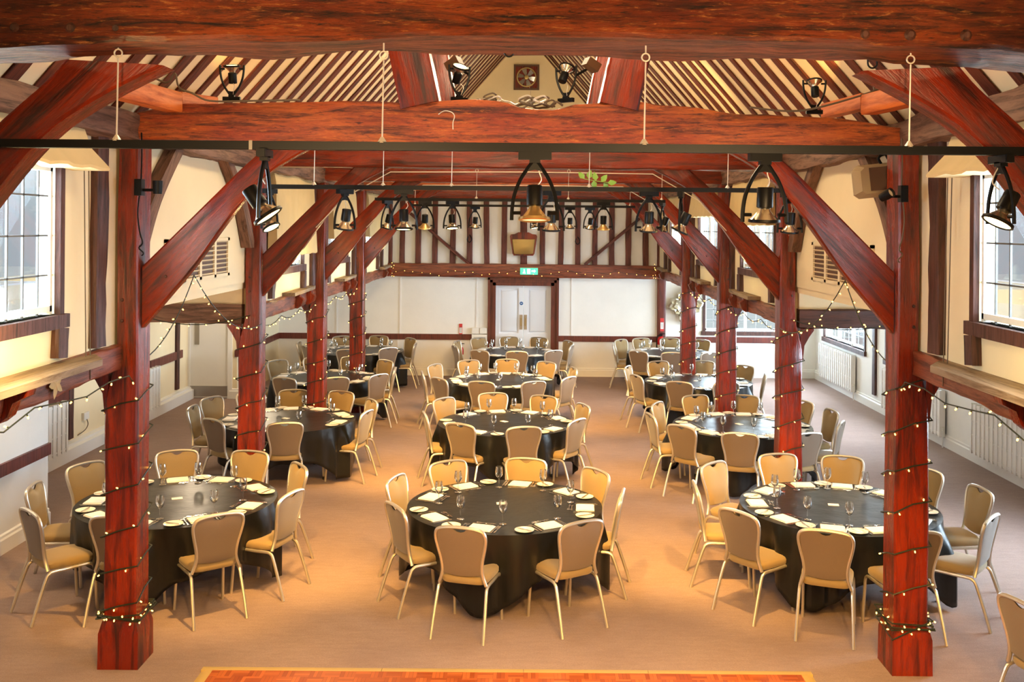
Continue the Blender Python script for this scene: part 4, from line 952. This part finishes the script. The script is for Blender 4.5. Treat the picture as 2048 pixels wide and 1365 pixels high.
q.prism([(-.125, .028), (-.098, .03), (-.092, -.005), (-.075, -.05), (-.09, -.055), (-.108, -.015), (-.135, -.05), (-.147, -.042), (-.122, -.004)], -.030, -.025, 'y'); q.build('running_figure', 'sign_white', sg)
pn = thing('shield_plaque', 'tapered red-rimmed brass plaque hanging on the studs above the double doors', 'plaque', P(1047, 490, FAR - .12))
outl = [(-.31, .19), (-.29, .235), (-.2, .245), (-.12, .285), (.12, .285), (.2, .245), (.29, .235), (.31, .19), (.25, -.2), (.22, -.245), (-.22, -.245), (-.25, -.2)]
mb = MB(); mb.prism(outl, -.03, .03, 'y'); mb.build('rim', 'sign_red' if False else 'red', pn)
mb = MB(); rings = []
for f, y in ((1, -.031), (.96, -.045), (.8, -.05), (.4, -.062)): rings.append([Vector((a * f, y, -.02 + (b + .02) * f)) for a, b in [(-.265, .13), (.265, .13), (.22, -.2), (.19, -.215), (-.19, -.215), (-.22, -.2)]])
mb.loft(rings); mb.build('brass_face', 'brass', pn)
fn = thing('extractor_fan', 'square framed extractor fan high in the cream gable', 'fan', P(1053, 155, FAR))
mb = MB()
for a, b, c_, d in ((-.29, .29, .25, .29), (-.29, .29, -.29, -.25), (-.29, -.25, -.25, .25), (.25, .29, -.25, .25)): mb.box((a, -.05, c_), (b, .01, d))
mb.build('frame', 'brown_plastic', fn); MB().box((-.25, -.012, -.25), (.25, -.004, .25)).build('back_board', 'red', fn)
mb = MB(); mb.lathe([(.20, 0), (.225, 0), (.225, .03), (.20, .03)], 28, Matrix.Translation((0, -.012, 0)) @ Matrix.Rotation(PI / 2, 4, 'X'))
mb.build('ring', 'brass', fn)
for i in range(6):
    a = i * PI / 3 + .3; mb = MB(); m = Matrix.Rotation(a, 4, 'Y'); mb.loft([[m @ Vector((r, -.02 - .02 * t, w * t)) for t in (-1, 1)] + [m @ Vector((r, -.024 - .02 * t, w * t)) for t in (1, -1)] for r, w in ((.05, .02), (.12, .05), (.19, .065))], True, False); mb.build('blade', 'fan', fn)
mb = MB(); mb.lathe([(0, .04), (.05, .035), (.06, 0), (0, 0)], 16, Matrix.Translation((0, -.012, 0)) @ Matrix.Rotation(PI / 2, 4, 'X')); mb.build('hub', 'brass', fn)
q = MB(); q.tube(spline([(.06, -.03, -.2), (.1, -.03, -.35), (.07, -.02, -.6), (.05, -.02, -1.3)], 4), .006, 5); q.build('cable', 'wire', fn)
for px, lb, py in ((920, 'red fire extinguisher on the far wall left of the double doors', 712), (1322, 'red fire extinguisher at the foot of the brown far wall post', 688)):
    c = P(px, py, FAR - .14); fe = thing('fire_extinguisher', lb, 'fire extinguisher', (c.x, FAR - .12, .46 if px < 1000 else .72), 0, 'fire extinguishers')
    mb = MB(); mb.lathe([(0, -.26), (.075, -.26), (.08, -.25), (.08, .14), (.07, .19), (.03, .225), (.0, .23)], 18); mb.build('cylinder', 'red_paint', fe)
    mb = MB(); mb.lathe([(.0805, -.12), (.0812, -.11), (.0812, .03), (.0805, .04)], 18); mb.build('label', 'card', fe)
    mb = MB(); mb.cbox((0, 0, .25), (.05, .04, .05)); mb.cbox((.04, 0, .285), (.11, .025, .015)); mb.build('valve_head', 'black', fe)
    q = MB(); q.tube(spline([(-.02, 0, .25), (-.09, -.02, .22), (-.1, -.03, .0), (-.085, -.02, -.12)], 4), .011, 6); q.build('hose', 'black', fe)
for px, py, w, h, lb in ((921, 660, .075, .26, 'narrow red and white notice above the extinguisher left of the doors'), (1324, 640 + 10, .085, .30, 'narrow red and white notice on the brown far wall post')):
    c = P(px, py, FAR - .09); ns = thing('safety_notice', lb, 'notice', (c.x, FAR - (.09 if px > 1000 else .015), c.z), 0, 'safety notices')
    MB().cbox((0, 0, 0), (w, .01, h)).build('board', 'sign_red', ns); q = MB(); q.cbox((0, -.006, -.02), (w * .8, .004, h * .5)); q.build('text_panel', 'card', ns)
    q = MB()
    for i in range(5): q.cbox((0, -.0085, .06 * h / .26 - i * .03), (w * .6, .002, .008))
    q.build('lettering', 'black', ns)
cp = thing('control_panel', 'white wall control boxes beside the left of the door frame', 'control panel', P(959, 668, FAR - .05))
for x, z, w, h in ((-.09, .07, .17, .13), (.09, .07, .17, .13), (0, -.09, .36, .15)): MB().cbox((x, 0, z), (w - .01, .07, h)).build('box', 'panel', cp)
q = MB(); q.cbox((0, -.037, -.09), (.26, .006, .03)); q.build('button_strip', 'kick', cp)
om = thing('carved_cartouche', 'ornate silver-gilt carved wall ornament behind the right fourth post', 'wall ornament', P(1371, 611, FAR - .08))
mb = MB(); N = 48; rings = []
for f, y in ((1, 0), (1, -.03), (.9, -.07), (.72, -.05), (.66, -.09), (.5, -.06)):
    ring = []
    for i in range(N):
        a = 2 * PI * i / N; rr = .27 + .11 * abs(math.cos(2 * a)) ** 2 + .03 * math.sin(12 * a) * (f > .6); rx = rr * 1.03; rz = rr * 1.12
        ring.append(Vector((rx * math.cos(a) * f, y + .012 * math.sin(16 * a) * (f < 1), rz * math.sin(a) * f)))
    rings.append(ring)
mb.loft(rings, True, False); mb.build('carved_rim', 'silvergilt', om)
mb = MB(); mb.lathe([(0, .095), (.10, .08), (.15, .04), (.15, 0)], 24, Matrix.Rotation(PI / 2, 4, 'X')); mb.build('boss', 'silvergilt', om)
for px, py, lb in ((906, 478, 'left'), (1155, 482, 'right')):
    c = P(px if lb == 'right' else 939, py, FAR - .09); q = MB(); q.tube(spline([c + Vector((0, 0, .09)), c + Vector((.03, -.03, .05)), c + Vector((.05, -.04, -.02)), c + Vector((0, -.05, -.08)), c + Vector((-.05, -.04, -.02)), c + Vector((-.03, -.03, .05))], 4), .012, 6); tag(q.build('wall_hook', 'black'), 'black iron ring hook on a stud %s of the shield plaque' % lb, 'hook')
# ------------------------------------------------------------------ outside
M['groundout'] = paint('gravel_ground', (.42, .43, .38), .2)
struct(MB().box((-60, -40, -.2), (60, 80, -.12)).build('ground', 'groundout'))
M['outwood'] = wood('outside_timber', (.02, .02, .025), (.06, .06, .07), (.1, .095, .1), .7, .5, 8)
for s in (-1, 1):
    for i, yy in enumerate((5.55, 6.05, 6.32)):
        o = timber('outside_post', 'outwood', (side(s, 3.75), yy + (.0 if s < 0 else .1), 2.80), (side(s, 3.75), yy, 5.0), .12, (.10, .16, .13)[i], None, .01, 8, (0, 1, 0), sd=i)
        tag(o, 'weathered dark post outside the %s front window, %s' % (SN[s], ('farthest from the front post', 'middle one', 'closest to the front post')[i]), 'post', 'posts outside the windows', 'thing')
# ------------------------------------------------------------------ light
sc = bpy.context.scene
w = bpy.data.worlds.new('daylight'); sc.world = w; w.use_nodes = True
bg = w.node_tree.nodes['Background']; sky = w.node_tree.nodes.new('ShaderNodeTexSky'); sky.sky_type = 'NISHITA'
sky.sun_disc = False; sky.sun_elevation = math.radians(38); sky.sun_rotation = 2.2; sky.air_density = 1.; sky.dust_density = 4.; sky.ozone_density = 1.
mx = w.node_tree.nodes.new('ShaderNodeMix'); mx.data_type = 'RGBA'; mx.inputs[0].default_value = .72; w.node_tree.links.new(sky.outputs[0], mx.inputs[6]); mx.inputs[7].default_value = (.80, .90, 1, 1)
w.node_tree.links.new(mx.outputs[2], bg.inputs[0]); bg.inputs[1].default_value = 1.1
COOL = (.72, .86, 1)
for u0, u1, z0, z1 in AW: add_light('AREA', (AIS + .32, (u0 + u1) / 2, (z0 + z1) / 2 + .1), 750, COOL, (0, (u0 + u1) / 2, .2), u1 - u0, None, None, z1 - z0)
add_light('AREA', ((FW[0] + FW[1]) / 2, FAR + .35, 1.6), 380, COOL, ((FW[0] + FW[1]) / 2, 10, .5), FW[1] - FW[0], None, None, 1.)
for s in (-1, 1):
    for u0, u1, z0, z1 in NW[s]: add_light('AREA', (side(s, WALLX + .34), (u0 + u1) / 2, (z0 + z1) / 2), 230 if s < 0 else 200, COOL, (side(-s, 1.5), (u0 + u1) / 2, .3), u1 - u0, None, None, z1 - z0)
# added unseen lights: spots behind the camera, uplights on rails, aisle and roof fill
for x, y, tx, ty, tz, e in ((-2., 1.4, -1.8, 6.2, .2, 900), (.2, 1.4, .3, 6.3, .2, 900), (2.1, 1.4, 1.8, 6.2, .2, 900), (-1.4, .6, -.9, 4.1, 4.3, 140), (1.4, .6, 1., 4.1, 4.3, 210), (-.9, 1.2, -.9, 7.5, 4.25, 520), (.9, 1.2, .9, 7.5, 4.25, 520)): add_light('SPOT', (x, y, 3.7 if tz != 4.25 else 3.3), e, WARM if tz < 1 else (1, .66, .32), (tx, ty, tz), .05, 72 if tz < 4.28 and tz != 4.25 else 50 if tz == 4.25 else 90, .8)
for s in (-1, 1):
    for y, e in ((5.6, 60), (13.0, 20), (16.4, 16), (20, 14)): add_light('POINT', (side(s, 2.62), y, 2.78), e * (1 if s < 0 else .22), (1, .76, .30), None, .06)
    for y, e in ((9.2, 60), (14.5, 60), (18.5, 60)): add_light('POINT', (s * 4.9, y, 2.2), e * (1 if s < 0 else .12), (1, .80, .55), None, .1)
for y, e in ((5.6, 170), (9.2, 220), (12.8, 190), (16.2, 140), (20.4, 45)): add_light('POINT', (XC, y, 5.6), e, (1, .80, .50), None, .25)  # fill points added to brighten the roof
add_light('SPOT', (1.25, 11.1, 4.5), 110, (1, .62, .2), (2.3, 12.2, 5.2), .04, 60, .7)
# ------------------------------------------------------------------ camera
cam = bpy.data.cameras.new('camera'); co = bpy.data.objects.new('camera', cam); C.objects.link(co); sc.camera = co
co.location = (0, 0, CAMH); co.rotation_euler = (PI / 2, -.008, 0); cam.sensor_width = 36; cam.lens = F / 2048 * 36
cam.shift_x = -30 / 2048; cam.shift_y = (455.2 - 682.5) / 2048; cam.clip_start = .05; cam.clip_end = 300
sc.cycles.max_bounces = 8; sc.cycles.diffuse_bounces = 4; sc.cycles.glossy_bounces = 4; sc.cycles.transparent_max_bounces = 20
vs = sc.view_settings; vs.view_transform = 'Standard'; vs.look = 'None'; vs.gamma = 1.; vs.use_curve_mapping = False; vs.exposure = -.36
